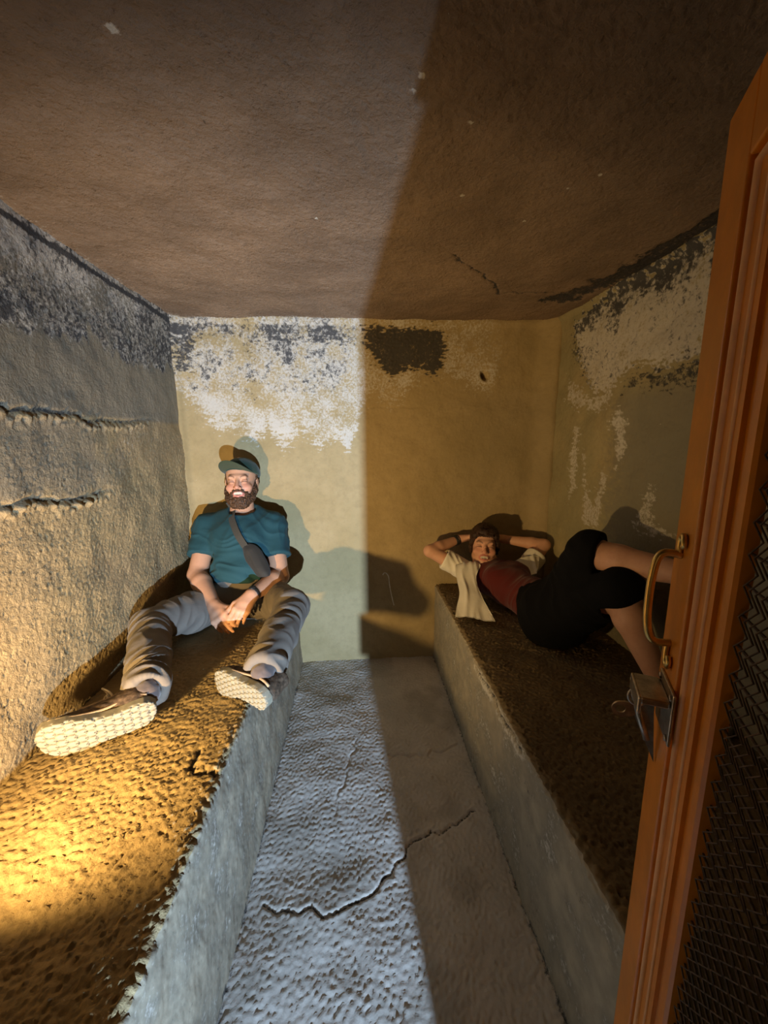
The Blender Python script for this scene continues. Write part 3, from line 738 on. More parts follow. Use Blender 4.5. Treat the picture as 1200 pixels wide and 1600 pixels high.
# brim: curved plate
V, Fc = [], []; nu_, nv_ = 19, 8
for side_ in (0, 1):
    for i in range(nu_):
        a = math.pi*(i/(nu_-1)); 
        for j in range(nv_):
            r = j/(nv_-1); ins_ = np.array([.080*math.cos(a), .088*max(math.sin(a), 0)**.8-.004]); out = np.array([.080*math.cos(a)*1.0, .088*math.sin(a)**.8+.066*math.sin(a)**.55])
            q = ins_*(1-r)+out*r; zz = .052+.030*r*math.sin(a)-.9*(q[0]**2)*2.2-side_*.003
            V.append(hcw(q[0], q[1], zz))
nn_ = nu_*nv_
for i in range(nu_-1):
    for j in range(nv_-1):
        p = i*nv_+j; Fc.append((p, p+1, p+nv_+1, p+nv_)); Fc.append((nn_+p, nn_+p+nv_, nn_+p+nv_+1, nn_+p+1))
for i in range(nu_-1): p = i*nv_+nv_-1; Fc.append((p, nn_+p, nn_+p+nv_, p+nv_))
br = py_obj('brim', V, Fc, M_capu, capo, True)
M_white = simple('white_print', (.80, .80, .76), .6)
lc = hcw(.030, .088, .072); ln = (Mc[1]+.45*Mc[0]); ln /= np.linalg.norm(ln); lu = Mc[2]; ls = np.cross(lu, ln)
V = [lc+ln*.0025+ls*x+lu*z for x, z in ((-.0055, -.006), (.0055, -.006), (.0068, -.001), (.003, .004), (0, .010), (-.003, .004), (-.0068, -.001))]
V += [v-ln*.004 for v in V]
py_obj('badge', V, [tuple(range(7)), tuple(range(13, 6, -1))]+[(i, (i+1) % 7+0, (i+1) % 7+7, i+7) for i in range(7)], M_white, capo)

# beard
M_beard = hair('beard_hair', (.035, .018, .009), (.12, .058, .028), (190, 190, 60))
bd = Fld(); E_ = lambda p, r, k=.012, op=1: bd.ell(Wm(*p), r, Mm, k, op)
for q in (-1, 1):
    bd.path([Wm(q*.072, .002, -.012), Wm(q*.066, .018, -.050), Wm(q*.050, .046, -.088), Wm(q*.020, .066, -.118)], [.007, .016, .022, .026], .015)
    bd.path([Wm(q*.030, .080, -.064), Wm(q*.018, .094, -.0515), Wm(0, .101, -.0505)], [.0065, .0065, .0055], .005)
    bd.cone(Wm(q*.034, .074, -.064), Wm(q*.036, .070, -.095), .010, .020, .012)
E_((0, .070, -.113), (.044, .034, .030)); bd.cone(Wm(-.014, .090, -.094), Wm(.014, .090, -.094), .010, .010, .01)
E_((0, .100, -.069), (.0255, .028, .0155), .005, -1)
field_obj('beard', bd, .0024, M_beard, man, lambda P, N: .0040*noise3(P*170)+.0022*noise3(P*330+5))
hr_ = Fld()
for q in (-1, 1): hr_.cone(Wm(q*.074, -.010, .035), Wm(q*.072, .006, -.012), .010, .006, .006)
hr_.cone(Wm(-.05, -.075, .0), Wm(.05, -.075, .0), .03, .03, .01)
field_obj('hair', hr_, .003, M_beard, man, lambda P, N: .002*noise3(P*200))

# watch
M_black = simple('black_rubber', (.018, .018, .02), .45, 0, .5)
ax = (wrB-elB)/np.linalg.norm(wrB-elB); cw = wrB-ax*.012; a1 = np.cross(ax, (0, 0, 1)); a1 /= np.linalg.norm(a1); a2 = np.cross(ax, a1)
V = []; Fc = []
for i in range(24):
    a = 2*math.pi*i/24
    for dr, dx in ((.0, -.011), (.004, -.010), (.004, .010), (.0, .011)): V.append(cw+(.0285+dr)*(math.cos(a)*a1+math.sin(a)*a2)+ax*dx)
for i in range(24):
    j = (i+1) % 24
    for k in range(3): Fc.append((i*4+k, i*4+k+1, j*4+k+1, j*4+k))
    Fc.append((i*4+3, i*4, j*4, j*4+3))
wt = py_obj('wristwatch', V, Fc, M_black, man, True)
fc = Fld(); cwf = cw-a2*0+(-a2 if (-a2)[2] > 0 else a2)*.033; fc.ell(cwf, (.018, .015, .006), np.array([ax, a1, a2]), .004)
field_obj('watch_case', fc, .002, M_black, wt)

# shoes ------------------------------------------------------------
M_sole = simple('cream_rubber', (.26, .24, .18), .7, 0, .3, .12, 50, 300, .3, .001)
M_shoe = simple('brown_shoe_mesh', (.10, .066, .042), .8, 0, .3, .5, 60, 700, .5, .001)
M_tan = simple('tan_shoe_leather', (.40, .28, .17), .75, 0, .3, .2, 60, 500, .4, .001)
M_lace = simple('cream_lace', (.58, .50, .38), .8, 0, .3, .1, 100)
M_sock = cloth('grey_sock', (.12, .095, .09), 500, .4)
def sole_w(y):   # half-width along the foot, y 0 heel .. .29 toe
    return np.interp(y, [0, .012, .03, .06, .10, .14, .18, .22, .25, .275, .288, .292], [.012, .031, .040, .042, .038, .040, .050, .056, .053, .041, .022, .006])
def shoe(pos, a, sn, side, parent, lacing=True, L=1.0):
    """a: heel to toe, sn: outward normal of the sole, side: +1 bends the toe to local +x"""
    a = np.array(a, float); a /= np.linalg.norm(a); sn = np.array(sn, float); sn -= (sn@a)*a; sn /= np.linalg.norm(sn); xx = np.cross(a, -sn)
    M = np.array([xx, a, -sn]); P0 = np.array(pos, float)
    W = lambda x, y, z: P0+L*(x*M[0]+y*M[1]+z*M[2])
    bend = lambda y: side*.014*np.sin(np.clip(y/.29, 0, 1)*math.pi*1.0)*-1+side*.012*(y/.29)**2
    def loc(X, Y, Z):
        dx, dy, dz = (X-P0[0])/L, (Y-P0[1])/L, (Z-P0[2])/L
        return [M[i][0]*dx+M[i][1]*dy+M[i][2]*dz for i in range(3)]
    def solef(X, Y, Z):
        x, y, z = loc(X, Y, Z); x = x-bend(y); wd = sole_w(np.clip(y, 0, .292)); dxy = np.maximum(np.abs(x)-wd, np.maximum(-y, y-.292))*.9
        rock = .012*np.clip((y-.22)/.07, 0, 1)**2+.004*np.clip((.04-y)/.04, 0, 1)**2
        zz = z-.014-rock; dz = np.abs(zz)-.016
        # tread: chevron lugs cut into the outer face
        u = x*46; vv = y*44; row = np.floor(vv); u2 = u+.5*(row % 2); cx = np.abs((u2 % 1)-.5); cy = np.abs(((vv+.55*np.abs((u2 % 1)-.5)*1.6) % 1)-.5)
        g = np.maximum(cx, cy); groove = .009*sstep(.40, .46, g)*(zz < 0)
        d = np.maximum(dxy, dz+groove*1.0); out = np.minimum(d, 0)+np.sqrt(np.maximum(dxy, 0)**2+np.maximum(dz+groove, 0)**2)
        return (out*L-.0015).astype(np.float32)
    lo_ = np.min([W(x, y, z) for x in (-.075, .075) for y in (-.01, .31) for z in (-.01, .05)], 0); hi_ = np.max([W(x, y, z) for x in (-.075, .075) for y in (-.01, .31) for z in (-.01, .05)], 0)
    f = Fld().fn(lo_, hi_, solef, .001)
    up_ = Fld()
    up_.ell(W(bend(.225), .225, .040), (.047*L, .062*L, .034*L), M, .03); up_.ell(W(bend(.14), .14, .05), (.038*L, .08*L, .045*L), M, .03)
    up_.ell(W(0, .045, .05), (.036*L, .046*L, .05*L), M, .03); up_.cone(W(0, .060, .06), W(0, .050, .122), .038*L, .038*L, .03)
    up_.cone(W(0, .09, .075), W(bend(.2), .20, .045), .030*L, .030*L, .03)
    up_.fn(W(0, 0, 0)-.35, W(0, 0, 0)+.35, lambda X, Y, Z: (loc(X, Y, Z)[2]-.022)*1.0, .003, -1)
    up_.cone(W(0, .056, .112), W(0, .050, .150), .030*L, .032*L, .004, -1)
    so = field_obj('shoe', up_, .003, M_shoe, parent, lambda P, N: .0012*noise3(P*120))
    s1 = field_obj('sole', f, .0023, M_sole, so)
    # overlays, laces
    bv = bvh_of(so)
    def surf(x, y, z0=.14, dirz=-1, off=.002):
        o_ = Vector(W(x+bend(y), y, z0)); h_ = bv.ray_cast(o_, Vector(-M[2]), .3); 
        return np.array(h_[0])+M[2]*off if h_[0] is not None else np.array(W(x, y, .06))
    for i, y in enumerate((.125, .145, .165, .185)):
        pts = [surf(x, y+(.008 if x > 0 else -.004)*0+.010*(x/.02), off=.003) for x in np.linspace(-.022, .022, 7)]
        tube('lace', pts, .0026*L, M_lace, so, 6)
    for q in (-1, 1):
        pts = [surf(q*.026, y, off=.0015) for y in np.linspace(.10, .20, 9)]; tube('eyelet_band', pts, .0055*L, M_tan, so, 6)
        pts = [W(q*(.0375+bend(y)*q*0+(sole_w(y)-.038)*.8)+bend(y), y, .036+.012*math.sin(y*22)) for y in np.linspace(.02, .26, 14)]; tube('side_band', pts, .006*L, M_tan, so, 6)
    if lacing:
        c0 = surf(0, .118, off=.004)
        for q, hgt in ((-1, .075), (1, .045)):
            pts = [c0+L*(M[0]*q*(.006+.020*math.sin(t))+M[2]*(hgt*(1-math.cos(t))*.5)+M[1]*(-.006*math.sin(2*t)+.012*(1-math.cos(t)))) for t in np.linspace(0, 2*math.pi, 18)]
            tube('lace_bow', pts, .0034*L, M_lace, so, 6)
        pts = [c0+L*(M[0]*t*.035+M[2]*(.010*math.sin(t*3))+M[1]*.02*t) for t in np.linspace(0, 1, 8)]; tube('lace_end', pts, .0026*L, M_lace, so, 6)
    return so
shoe((-.633, 1.151, .542), (-.87, -.46, -.02), (.36, -.93, -.12), -1, man, True, .99)
shoe((-.306, 1.175, .522), (-.74, .50, .02), (-.30, -.94, -.08), 1, man, False, .90)
for an, kn in ((ankA, kneeA), (ankB, kneeB)):
    f = Fld().cone(an, kn+(an-kn)*.8, .041, .044, .01); field_obj('sock', f, .004, M_sock, man, lambda P, N: .0015*noise3(P*90))

# cross-body bag -----------------------------------------------------
M_bag = cloth('dark_grey_nylon', (.036, .033, .029), 600, .4, .2, .1, .7)
M_strap = cloth('grey_webbing', (.055, .050, .040), 900, .5, .15, .1, .8)
bag = tag(empty('crossbody_bag', (-.50, 1.93, .66)), 'dark grey cross-body bag worn across the teal t-shirt', 'bag')
def on_shirt(x, z, off=.006):
    h_ = shirt_bvh.ray_cast(Vector((x, 1.5, z)), Vector((0, 1, 0)), 1.2)
    return (np.array(h_[0]), np.array(h_[1])) if h_[0] is not None else (np.array([x, 2.0, z]), np.array([0, -1, 0]))
spts = []
for t in np.linspace(0, 1, 26):
    x = -.655+t*(.110); z = 1.010-t*.170; p, n_ = on_shirt(x, z); spts.append(p+np.array([0, -.007, .002]))
spts = [np.array([-.672, 2.12, 1.045]), np.array([-.665, 2.08, 1.03])]+spts
for _ in range(6): spts = [spts[0]]+[(spts[i-1]+spts[i]*2+spts[i+1])/4 for i in range(1, len(spts)-1)]+[spts[-1]]
V, Fc = [], []; wd = np.array([.88, 0, .45])*.017
for i, p in enumerate(spts):
    t = spts[min(i+1, len(spts)-1)]-spts[max(i-1, 0)]; n_ = np.cross(wd, t); n_ /= np.linalg.norm(n_); n_ = n_ if n_[1] < 0 else -n_
    for s2, o2 in ((-1, 0), (1, 0), (1, .003), (-1, .003)): V.append(p+wd*s2+n_*o2)
for i in range(len(spts)-1):
    for k in range(4): Fc.append((i*4+k, i*4+(k+1) % 4, (i+1)*4+(k+1) % 4, (i+1)*4+k))
Fc += [(0, 1, 2, 3), tuple(len(V)-4+k for k in (3, 2, 1, 0))]
py_obj('strap', V, Fc, M_strap, bag)
p0, _ = on_shirt(-.545, .755); p1_, _ = on_shirt(-.465, .625); p0 = np.array([-.553, 1.975, .850]); p1_ = np.array([-.432, 1.885, .690])
bf = Fld(); dB = p1_-p0; dB /= np.linalg.norm(dB); bn = np.array([.25, -.9, .35]); Mb = frame(dB, bn)
ctr = (p0+p1_)/2+np.array([.004, -.022, .004]); bf.ell(ctr-dB*.01, (.041, .108, .027), Mb, .01)
bf.cone(ctr-dB*.06, ctr+dB*.06, .033, .022, .02)
field_obj('pouch', bf, .003, M_bag, bag, lambda P, N: .0035*creases(P, np.cross(dB, bn), .022, 4, 3.))
bvp = bvh_of(bag.children[-1]); z1 = []
for t in np.linspace(-.085, .085, 16):
    h_ = bvp.find_nearest(Vector(ctr+dB*t+Mb[0]*.012+Mb[2]*.06)); z1.append(np.array(h_[0])+Mb[2]*.001)
tube('zip', z1, .0022, M_black, bag, 6)
settle(bag); settle(man)

# ------------------------------------------------------------------ reclining woman
wom = tag(empty('person', (.87, 1.62, BRZ)), 'reclining person in white blouse, maroon top and black shorts on right bench, arms behind head', 'person')
wc = np.array([.714, 2.125, .772]); wf = (-.25, -.93, .20); wu = (.10, .20, .95)
hW1, hW2 = np.array([.925, 1.64, .60]), np.array([.850, 1.58, .585])
kW1, kW2 = np.array([.887, 1.40, .935]), np.array([.918, 1.262, .835])
aW1, aW2 = np.array([1.068, 1.12, .930]), np.array([1.030, 1.185, .545])
sW1, sW2 = np.array([.600, 2.075, .640]), np.array([.920, 2.045, .640])
eW1, eW2 = np.array([.405, 2.125, .745]), np.array([1.058, 2.115, .765])
rW1, rW2 = np.array([.588, 2.215, .785]), np.array([.858, 2.215, .780])
b = Fld()
b.path([(.765, 2.06, .600), (.80, 1.93, .590), (.85, 1.76, .580), (.885, 1.62, .585)], [.088, .090, .080, .100], .05)
b.cone(sW1, sW2, .048, .048, .05); b.cone((.765, 2.08, .62), wc+np.array([.0, .01, -.06]), .048, .046, .03)
for sh, el, wr_ in ((sW1, eW1, rW1), (sW2, eW2, rW2)):
    b.cone(sh, el, .043, .034, .02); fo = el+(wr_-el)*.3; b.cone(el, fo, .034, .034, .012); b.cone(fo, wr_, .034, .023, .012)
for hp, kn, an in ((hW1, kW1, aW1), (hW2, kW2, aW2)):
    b.cone(hp, kn, .085, .056, .03); ax = (an-kn); cal = kn+ax*.30+np.array([0, 0, -.008]); b.cone(kn, cal, .054, .055, .02); b.cone(cal, an, .055, .035, .02)
Ww, Mw = add_head(b, wc, wf, wu, .95, False)
add_hand(b, rW1, (.9, .15, .10), (0, .6, .8), 1, .16, (.25, .25, .25, .3), .2, .022)
add_hand(b, rW2, (-.9, .15, .10), (0, .6, .8), -1, .16, (.25, .25, .25, .3), .2, .022)
lo, hi = b.box(); lo -= .02; hi += .02
wtint = lambda P: head_tint(P, Ww, Mw, wc, .95, (.68, .38, .26), False)
xc = wc[1]-.125
p1 = mesh_field(b, .0045, lo, (hi[0], 2.03, hi[2])); p2 = mesh_field(b, .0027, (lo[0], 2.03-.0045, lo[2]), hi)
Vb, Qb = merge([(lap(*p1, 1), p1[1]), (lap(*p2, 1, .4), p2[1])])
mesh_obj('body', Vb, Qb, M_skin, wom, True, {'tint': wtint(Vb)})

M_maroon = cloth('maroon_jersey', (.105, .016, .014), 700, .2, .1, .2)
f = Fld(); f.path([(.762, 2.055, .610), (.80, 1.93, .600), (.85, 1.76, .590), (.88, 1.68, .590)], [.094, .100, .094, .098], .05)
f.cone((.700, 2.03, .615), (.84, 2.01, .615), .082, .082, .05)
for q in (-1, 1): f.ell(np.array([.785, 1.955, .655])+np.array([.97, .2, 0])*q*.062, (.062, .060, .055), None, .03)
f.cone((.752, 2.085, .630), wc+np.array([.003, -.000, -.100]), .052, .050, .02)
field_obj('top', f, .004, M_maroon, wom, lambda P, N: .003*creases(P, (.3, -.9, 0), .03, 4, 2.))

M_blackc = cloth('black_cotton', (.004, .004, .0045), 700, .2, .1, .0)
f = Fld(); f.cone(hW1, hW2, .125, .125, .05).cone((.862, 1.73, .590), (.885, 1.60, .595), .112, .130, .05)
f.ell((.86, 1.60, .595), (.125, .13, .12), None, .04)
for hp, kn, r2 in ((hW1, kW1, .082), (hW2, kW2, .080)):
    f.cone(hp, kn, .118, r2, .05); ax = (kn-hp)/np.linalg.norm(kn-hp)
for hp, kn, an in ((hW1, kW1, aW1), (hW2, kW2, aW2)):
    ax = (an-kn)/np.linalg.norm(an-kn); e = kn+ax*.035; f.cone(kn, e, .074, .070, .02)
    f.fn(e-.1, e+.1, (lambda e, ax: lambda X, Y, Z: -((X-e[0])*ax[0]+(Y-e[1])*ax[1]+(Z-e[2])*ax[2])+np.where(((X-e[0])**2+(Y-e[1])**2+(Z-e[2])**2) < .09**2, 0, .2))(e, ax), .003, -1)
f.fn((.4, 1.0, .2), (1.2, 2.0, BRZ+.02), lambda X, Y, Z: Z-(BRZ+.004)+0*X+0*Y, .015, -1)
field_obj('shorts', f, .0045, M_blackc, wom, lambda P, N: .006*creases(P, (.2, -.6, .8), .045, 3, 5.))

# hair
M_whair = hair('dark_brown_hair', (.020, .010, .007), (.060, .030, .018), (190, 190, 50))
f = Fld(); f.ell(Ww(0, -.022, .044), (.081, .098, .085), Mw, .01)
f.fn(wc-.2, wc+.2, (lambda W0, M0: lambda X, Y, Z: -((((X-W0[0])*M0[1][0]+(Y-W0[1])*M0[1][1]+(Z-W0[2])*M0[1][2])-.042)*.75-(((X-W0[0])*M0[2][0]+(Y-W0[1])*M0[2][1]+(Z-W0[2])*M0[2][2])-.040)*.66))(wc, Mw), .012, -1)
for q in (-1, 1):
    f.path([Ww(q*.030, .070, .082), Ww(q*.058, .058, .052), Ww(q*.074, .030, .012), Ww(q*.077, .012, -.018), Ww(q*.074, -.005, -.045)], [.014, .013, .012, .010, .007], .012)
f.path([Ww(-.04, .070, .080), Ww(0, .085, .075), Ww(.03, .078, .080)], [.014, .012, .012], .012)
for k in range(9):
    x = -.042+.0105*k; f.path([Ww(x*.8, .072, .080), Ww(x, .092, .058), Ww(x*1.15+.004, .096-abs(x)*.3, .050)], [.007, .0045, .0022], .004)
field_obj('hair', f, .0028, M_whair, wom, lambda P, N: .002*noise3(P*160)+.0015*creases(P, Mw[0], .008, 6, 1., .004))

# blouse: open, thin white cloth with sleeves and two fronts
M_blouse = cloth('white_muslin', (.84, .80, .70), 500, .3, .08, .2)
M_blouse.node_tree.nodes['Principled BSDF'].inputs['Roughness'].default_value = .95
blo = [None]
def cloth_strip(name, rows, parent, mat, th=.0025, nsub=7, wav=.006, seedv=0.):
    """rows: list of polylines of equal length; smooth surface through them, with small waves and thickness"""
    R_ = np.array(rows, float); nr, nc = R_.shape[:2]
    def up(A, m):
        n = A.shape[0]; t = np.linspace(0, n-1, (n-1)*m+1); i = np.clip(t.astype(int), 0, n-2); f_ = (t-i)[:, None, None]
        Pm = A[np.maximum(i-1, 0)]; P0 = A[i]; P1 = A[i+1]; P2 = A[np.minimum(i+2, n-1)]
        return .5*((2*P0)+(-Pm+P1)*f_+(2*Pm-5*P0+4*P1-P2)*f_**2+(-Pm+3*P0-3*P1+P2)*f_**3)
    G = up(R_, nsub); G = np.swapaxes(up(np.swapaxes(G, 0, 1), nsub), 0, 1); a, c = G.shape[:2]
    V = G.reshape(-1, 3); Q = quads(a, c); N = vnorm(V, Q); dsp = wav*creases(V, (1, -.1, 0), .026, 9, seedv, .010)
    V = V+N*dsp[:, None]; V2 = V-N*th; n = len(V); Q2 = Q[:, ::-1]+n
    bd_ = [i for i in range(c)]+[i*c+c-1 for i in range(1, a)]+[(a-1)*c+j for j in range(c-2, -1, -1)]+[i*c for i in range(a-2, 0, -1)]
    E2 = np.array([(bd_[i], bd_[(i+1) % len(bd_)], bd_[(i+1) % len(bd_)]+n, bd_[i]+n) for i in range(len(bd_))])
    return mesh_obj(name, np.concatenate([V, V2]), np.concatenate([Q, Q2, E2[:, ::-1]]), mat, parent)
# front panel lying down her right side on to the bench
rowsL = [[(.565, 2.06, .686), (.590, 2.05, .694), (.625, 2.04, .698), (.655, 2.03, .700)],
         [(.527, 2.02, .680), (.562, 2.02, .690), (.608, 2.01, .692), (.656, 2.00, .692)],
         [(.523, 1.97, .632), (.550, 1.95, .636), (.575, 1.95, .640), (.618, 1.95, .640)],
         [(.517, 1.89, .582), (.547, 1.87, .590), (.581, 1.87, .590), (.618, 1.87, .580)],
         [(.493, 1.84, .535), (.539, 1.81, .540), (.588, 1.80, .535), (.637, 1.78, .530)],
         [(.472, 1.79, .500), (.530, 1.77, .508), (.588, 1.74, .506), (.645, 1.71, .508)]]
blo = cloth_strip('blouse', rowsL, wom, M_blouse, seedv=1., wav=.010)
rowsR = [[(.794, 2.02, .695), (.871, 2.02, .714), (.941, 2.02, .735), (.990, 2.03, .725)],
         [(.832, 1.96, .680), (.881, 1.96, .690), (.922, 1.96, .695), (.960, 1.96, .692)],
         [(.867, 1.90, .664), (.887, 1.90, .668), (.900, 1.90, .674), (.920, 1.90, .682)]]
cloth_strip('front_panel', rowsR, blo, M_blouse, seedv=2., wav=.007)
for sh, el in ((sW1, eW1), (sW2, eW2)):
    bl = Fld(); e = sh+(el-sh)*.60; bl.cone(sh+(sh-el)*.05, e, .054, .056, .03); ax = (el-sh)/np.linalg.norm(el-sh)
    bl.fn(e-.1, e+.1, (lambda e, ax: lambda X, Y, Z: -((X-e[0])*ax[0]+(Y-e[1])*ax[1]+(Z-e[2])*ax[2])+np.where(((X-e[0])**2+(Y-e[1])**2+(Z-e[2])**2) < .09**2, 0, .2))(e, ax), .003, -1)
    bl.cone(e+ax*.01, e-ax*.04, .047, .040, .004, -1)
    field_obj('sleeve', bl, .0036, M_blouse, blo, lambda P, N: .0045*creases(P, (.9, 0, .3), .026, 4, 3.))
# bracelet and dark shoes
ax = (rW1-eW1)/np.linalg.norm(rW1-eW1); a1 = np.cross(ax, (0, 0, 1)); a1 /= np.linalg.norm(a1); a2 = np.cross(ax, a1)
for kk in range(3):
    tube('bracelet', [rW1-ax*(.006+.011*kk)+(.0275)*(math.cos(a)*a1+math.sin(a)*a2) for a in np.linspace(0, 2*math.pi, 20)[:-1]], .004, M_black, wom, 6, True)
shoe((1.040, 1.19, .482), (.25, -.93, .0), (0, 0, -1), 1, wom, False, .80)
tag(wom.children[-1])
M_dshoe = simple('black_canvas', (.02, .02, .02), .8)
s2 = Fld().cone(aW1, aW1+np.array([.006, -.035, -.0]), .036, .036, .02).cone(aW1+np.array([.004, -.04, -.02]), aW1+np.array([.006, -.05, .13]), .030, .026, .03)
so2 = field_obj('shoe', s2, .003, M_dshoe, wom)
settle(wom)

# ------------------------------------------------------------------ open door leaf
door = tag(empty('door_1', (.18, 0, .03)), 'orange painted door leaf with wire mesh panel standing open at the right', None, 'structure')
DD = np.array([.467, .884, 0]); DD /= np.linalg.norm(DD); DN = np.array([-DD[1], DD[0], 0]); DO = np.array([.18, 0, 0])
def DW(w_, t, z): return DO+DD*w_+DN*t+np.array([0, 0, z])
def dbox(name, bxs, mat, parent, bev=.0):
    V, Fc = [], []
    for (w0, w1, t0, t1, z0, z1) in bxs:
        b_ = len(V); V += [DW(x, t, z) for x in (w0, w1) for t in (t0, t1) for z in (z0, z1)]
        Fc += [tuple(b_+i for i in f_) for f_ in ((0, 1, 3, 2), (4, 6, 7, 5), (0, 4, 5, 1), (2, 3, 7, 6), (0, 2, 6, 4), (1, 5, 7, 3))]
    o = py_obj(name, V, Fc, mat, parent)
    if bev:
        m = o.modifiers.new('bevel', 'BEVEL'); m.width = bev; m.segments = 3
    return o
WD = .590; ZT = 1.735
dbox('stile', [(.505, WD, -.035, 0, .03, ZT)], M_paint, door, .003)
dbox('stile', [(.058, .115, -.035, 0, .03, ZT)], M_paint, door, .003)
dbox('rail', [(.115, .505, -.035, 0, ZT-.085, ZT)], M_paint, door, .003)
dbox('rail', [(.115, .505, -.035, 0, .03, .13)], M_paint, door, .003)
# rounded bead and inner strip round the mesh
def ringbar(name, w0, w1, z0, z1, wd_, prof, mat):
    """prof: (inset, t) profile from outside to inside"""
    V, Fc = [], []; n = len(prof)
    for (cw_, cz_, sx, sz) in ((w0, z0, 1, 1), (w1, z0, -1, 1), (w1, z1, -1, -1), (w0, z1, 1, -1)):
        for ins_, t in prof: V.append(DW(cw_+sx*ins_, t, cz_+sz*ins_))
    for i in range(4):
        j = (i+1) % 4
        for k in range(n): Fc.append((i*n+k, i*n+(k+1) % n, j*n+(k+1) % n, j*n+k))
    return py_obj(name, V, Fc, mat, door, True if n > 6 else False)
step = [(.0, -.03), (.0, -.008), (.050, -.011), (.050, -.03)]
ringbar('step', .115, .505, .13, ZT-.085, .05, step, M_paint)
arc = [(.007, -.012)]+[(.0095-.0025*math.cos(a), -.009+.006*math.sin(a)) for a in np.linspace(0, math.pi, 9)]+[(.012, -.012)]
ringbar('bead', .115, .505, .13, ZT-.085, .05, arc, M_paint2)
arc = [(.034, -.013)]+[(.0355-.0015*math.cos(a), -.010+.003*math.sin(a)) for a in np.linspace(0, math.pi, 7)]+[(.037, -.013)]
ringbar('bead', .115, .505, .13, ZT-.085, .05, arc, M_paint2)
strip = [(.050, -.034), (.050, -.016), (.070, -.018), (.073, -.022), (.073, -.034)]
ringbar('inner_frame', .115, .505, .13, ZT-.085, .05, strip, M_paint)
# woven wire mesh: zigzag wires, joined as uncountable stuff
V, Fc = [], []
def wire(pts, r=.0011):
    b_ = len(V); n = 5; N_ = len(pts)
    for i, p in enumerate(pts):
        t = pts[min(i+1, N_-1)]-pts[max(i-1, 0)]; t = t/np.linalg.norm(t); a = np.cross(t, DN); a /= np.linalg.norm(a); c = np.cross(t, a)
        for k in range(n): an = 2*math.pi*k/n; V.append(p+r*(math.cos(an)*a+math.sin(an)*c))
    for i in range(N_-1):
        for k in range(n): Fc.append((b_+i*n+k, b_+i*n+(k+1) % n, b_+(i+1)*n+(k+1) % n, b_+(i+1)*n+k))
px_, pz_ = .014, .017
for c_ in range(int((.434-.186)/px_)):
    w0 = .189+c_*px_; pts = []
    for i in range(int((1.578-.203)/pz_)+1):
        pts.append(DW(w0+px_*.5+(px_*.55 if i % 2 else -px_*.55), -.027+(.002 if i % 2 else -.002), .205+i*pz_))
    wire(pts)
for k in range(int((1.575-.203)/(pz_*2))): wire([DW(w_, -.030, .222+k*pz_*2) for w_ in np.linspace(.187, .434, 5)], .0016)
wm = py_obj('wire_mesh', V, Fc, M_wire, door, True); tag(wm, 'rusty woven wire mesh', kind='stuff')
# handle
hpts = [DW(.550, 0.0, 1.205), DW(.550, .018, 1.207), DW(.550, .027, 1.198), DW(.550, .031, 1.170), DW(.550, .032, 1.140), DW(.550, .031, 1.110), DW(.550, .027, 1.086), DW(.550, .018, 1.076), DW(.550, 0.0, 1.077)]
def crv(pts, m=6):
    A = np.array(pts); n = len(A); t = np.linspace(0, n-1, (n-1)*m+1); i = np.clip(t.astype(int), 0, n-2); f_ = (t-i)[:, None]
    Pm = A[np.maximum(i-1, 0)]; P0 = A[i]; P1 = A[i+1]; P2 = A[np.minimum(i+2, n-1)]
    return list(.5*((2*P0)+(-Pm+P1)*f_+(2*Pm-5*P0+4*P1-P2)*f_**2+(-Pm+3*P0-3*P1+P2)*f_**3))
hd_ = tube('handle', crv(hpts), .0052, M_brass, door, 10); tag(hd_, 'curved brass pull handle')
for z0, sg in ((1.205, 1), (1.077, -1)):
    tube('mount', crv([DW(.550, .003, z0), DW(.550, .004, z0+sg*.014), DW(.546, .004, z0+sg*.026), DW(.536, .004, z0+sg*.029), DW(.531, .004, z0+sg*.020), DW(.536, .004, z0+sg*.014)], 5), .0038, M_brass, hd_, 8)
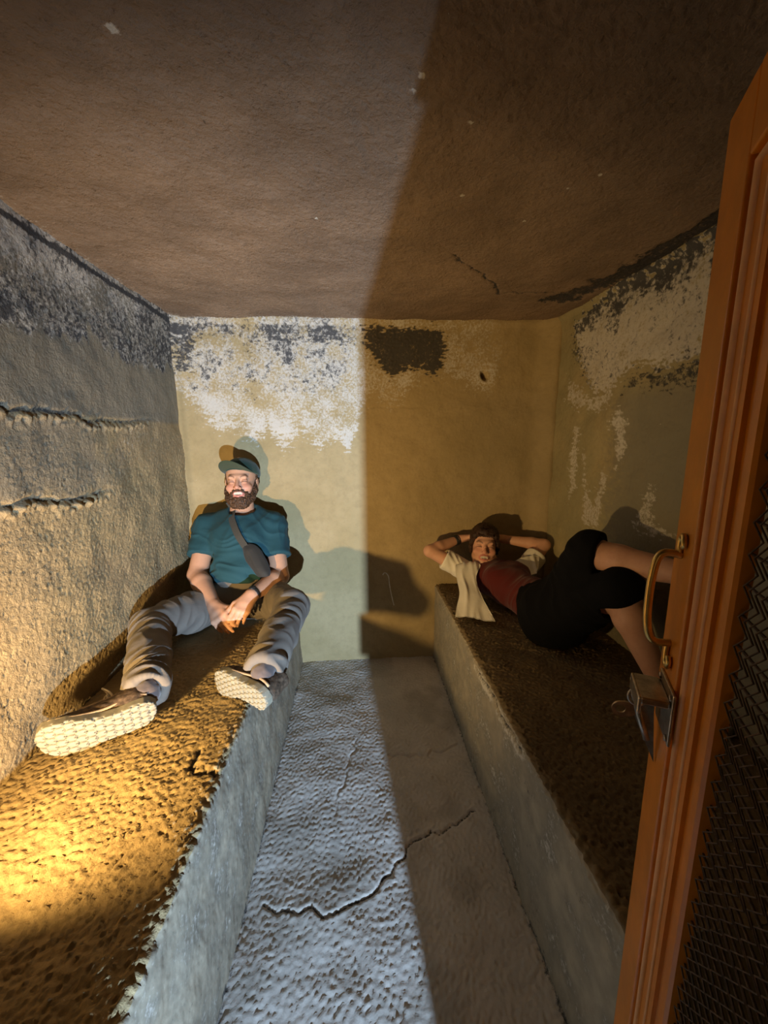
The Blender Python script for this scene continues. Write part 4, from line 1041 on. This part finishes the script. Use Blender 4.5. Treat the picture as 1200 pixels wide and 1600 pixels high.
# slide bolt
bolt = dbox('bolt', [(.492, .566, 0, .004, .955, 1.030)], M_steel, door, .0015); tag(bolt, 'steel slide bolt with a padlock tab')
dbox('bolt_housing', [(.497, .562, .004, .038, 1.006, 1.016), (.497, .562, .036, .041, .990, 1.016)], M_steel, bolt, .004)
tube('bolt_rod', [DW(.560, .037, 1.008), DW(.556, .035, .985), DW(.548, .026, .955), DW(.540, .016, .925)], .0045, M_steel, bolt, 10)
tube('staple', [DW(.548+.0*math.cos(a), .032+.011*math.cos(a), .985+.012*math.sin(a)) for a in np.linspace(0, 2*math.pi, 18)[:-1]], .0025, M_steel, bolt, 8, True)
V = [DW(.560, .040, 1.006), DW(.560, .034, .955), DW(.552, .002, .885), DW(.556, .012, 1.006)]; V += [v-DD*.004 for v in V]
py_obj('hasp_plate', V, [(0, 1, 2, 3), (7, 6, 5, 4), (0, 4, 5, 1), (1, 5, 6, 2), (2, 6, 7, 3), (3, 7, 4, 0)], M_steel, bolt)
# padlock tab: rounded plate with a hole
V, Fc = [], []; n = 28
for t_off in (0, -.0035):
    for rad in (0, 1):
        for k in range(n):
            a = 2*math.pi*k/n; ca, sa = math.cos(a), math.sin(a)
            if rad: x, z = .0085*ca, .0065*sa
            else: x, z = (.016*ca if ca > 0 else .030*ca), (.012*sa if ca > 0 else .013*sa)
            V.append(DW(.556+t_off, .050+x*.75, .957+z-.10*x))
for k in range(n):
    j = (k+1) % n; Fc += [(k, j, n+j, n+k), (2*n+k, 3*n+k, 3*n+j, 2*n+j), (k, 2*n+k, 2*n+j, j), (n+k, n+j, 3*n+j, 3*n+k)]
py_obj('padlock_tab', V, Fc, M_steel, bolt)
for w_, z in ((.500, 1.022), (.558, 1.022), (.500, .963)):
    tube('screw', [DW(w_, .004, z), DW(w_, .0062, z)], .0045, M_steel, bolt, 10)
for z in (.35, 1.45): tube('hinge', [DW(.052, .004, z-.05), DW(.052, .004, z+.05)], .009, M_paint2, door, 10)
settle(door)
for ch in door.children: pass

# ------------------------------------------------------------------ loose thread hanging on the back wall
M_thread = simple('white_cord', (.72, .68, .58), .8)
pts = crv([(.150, 2.277, .560), (.158, 2.276, .572), (.172, 2.276, .568), (.185, 2.277, .545), (.190, 2.278, .500), (.196, 2.278, .460), (.206, 2.278, .410), (.217, 2.278, .362)], 5)
th = tube('cord', pts, .0032, M_thread, None, 7); tag(th, 'short white bent cord stuck to the back wall between the two benches', 'cord')
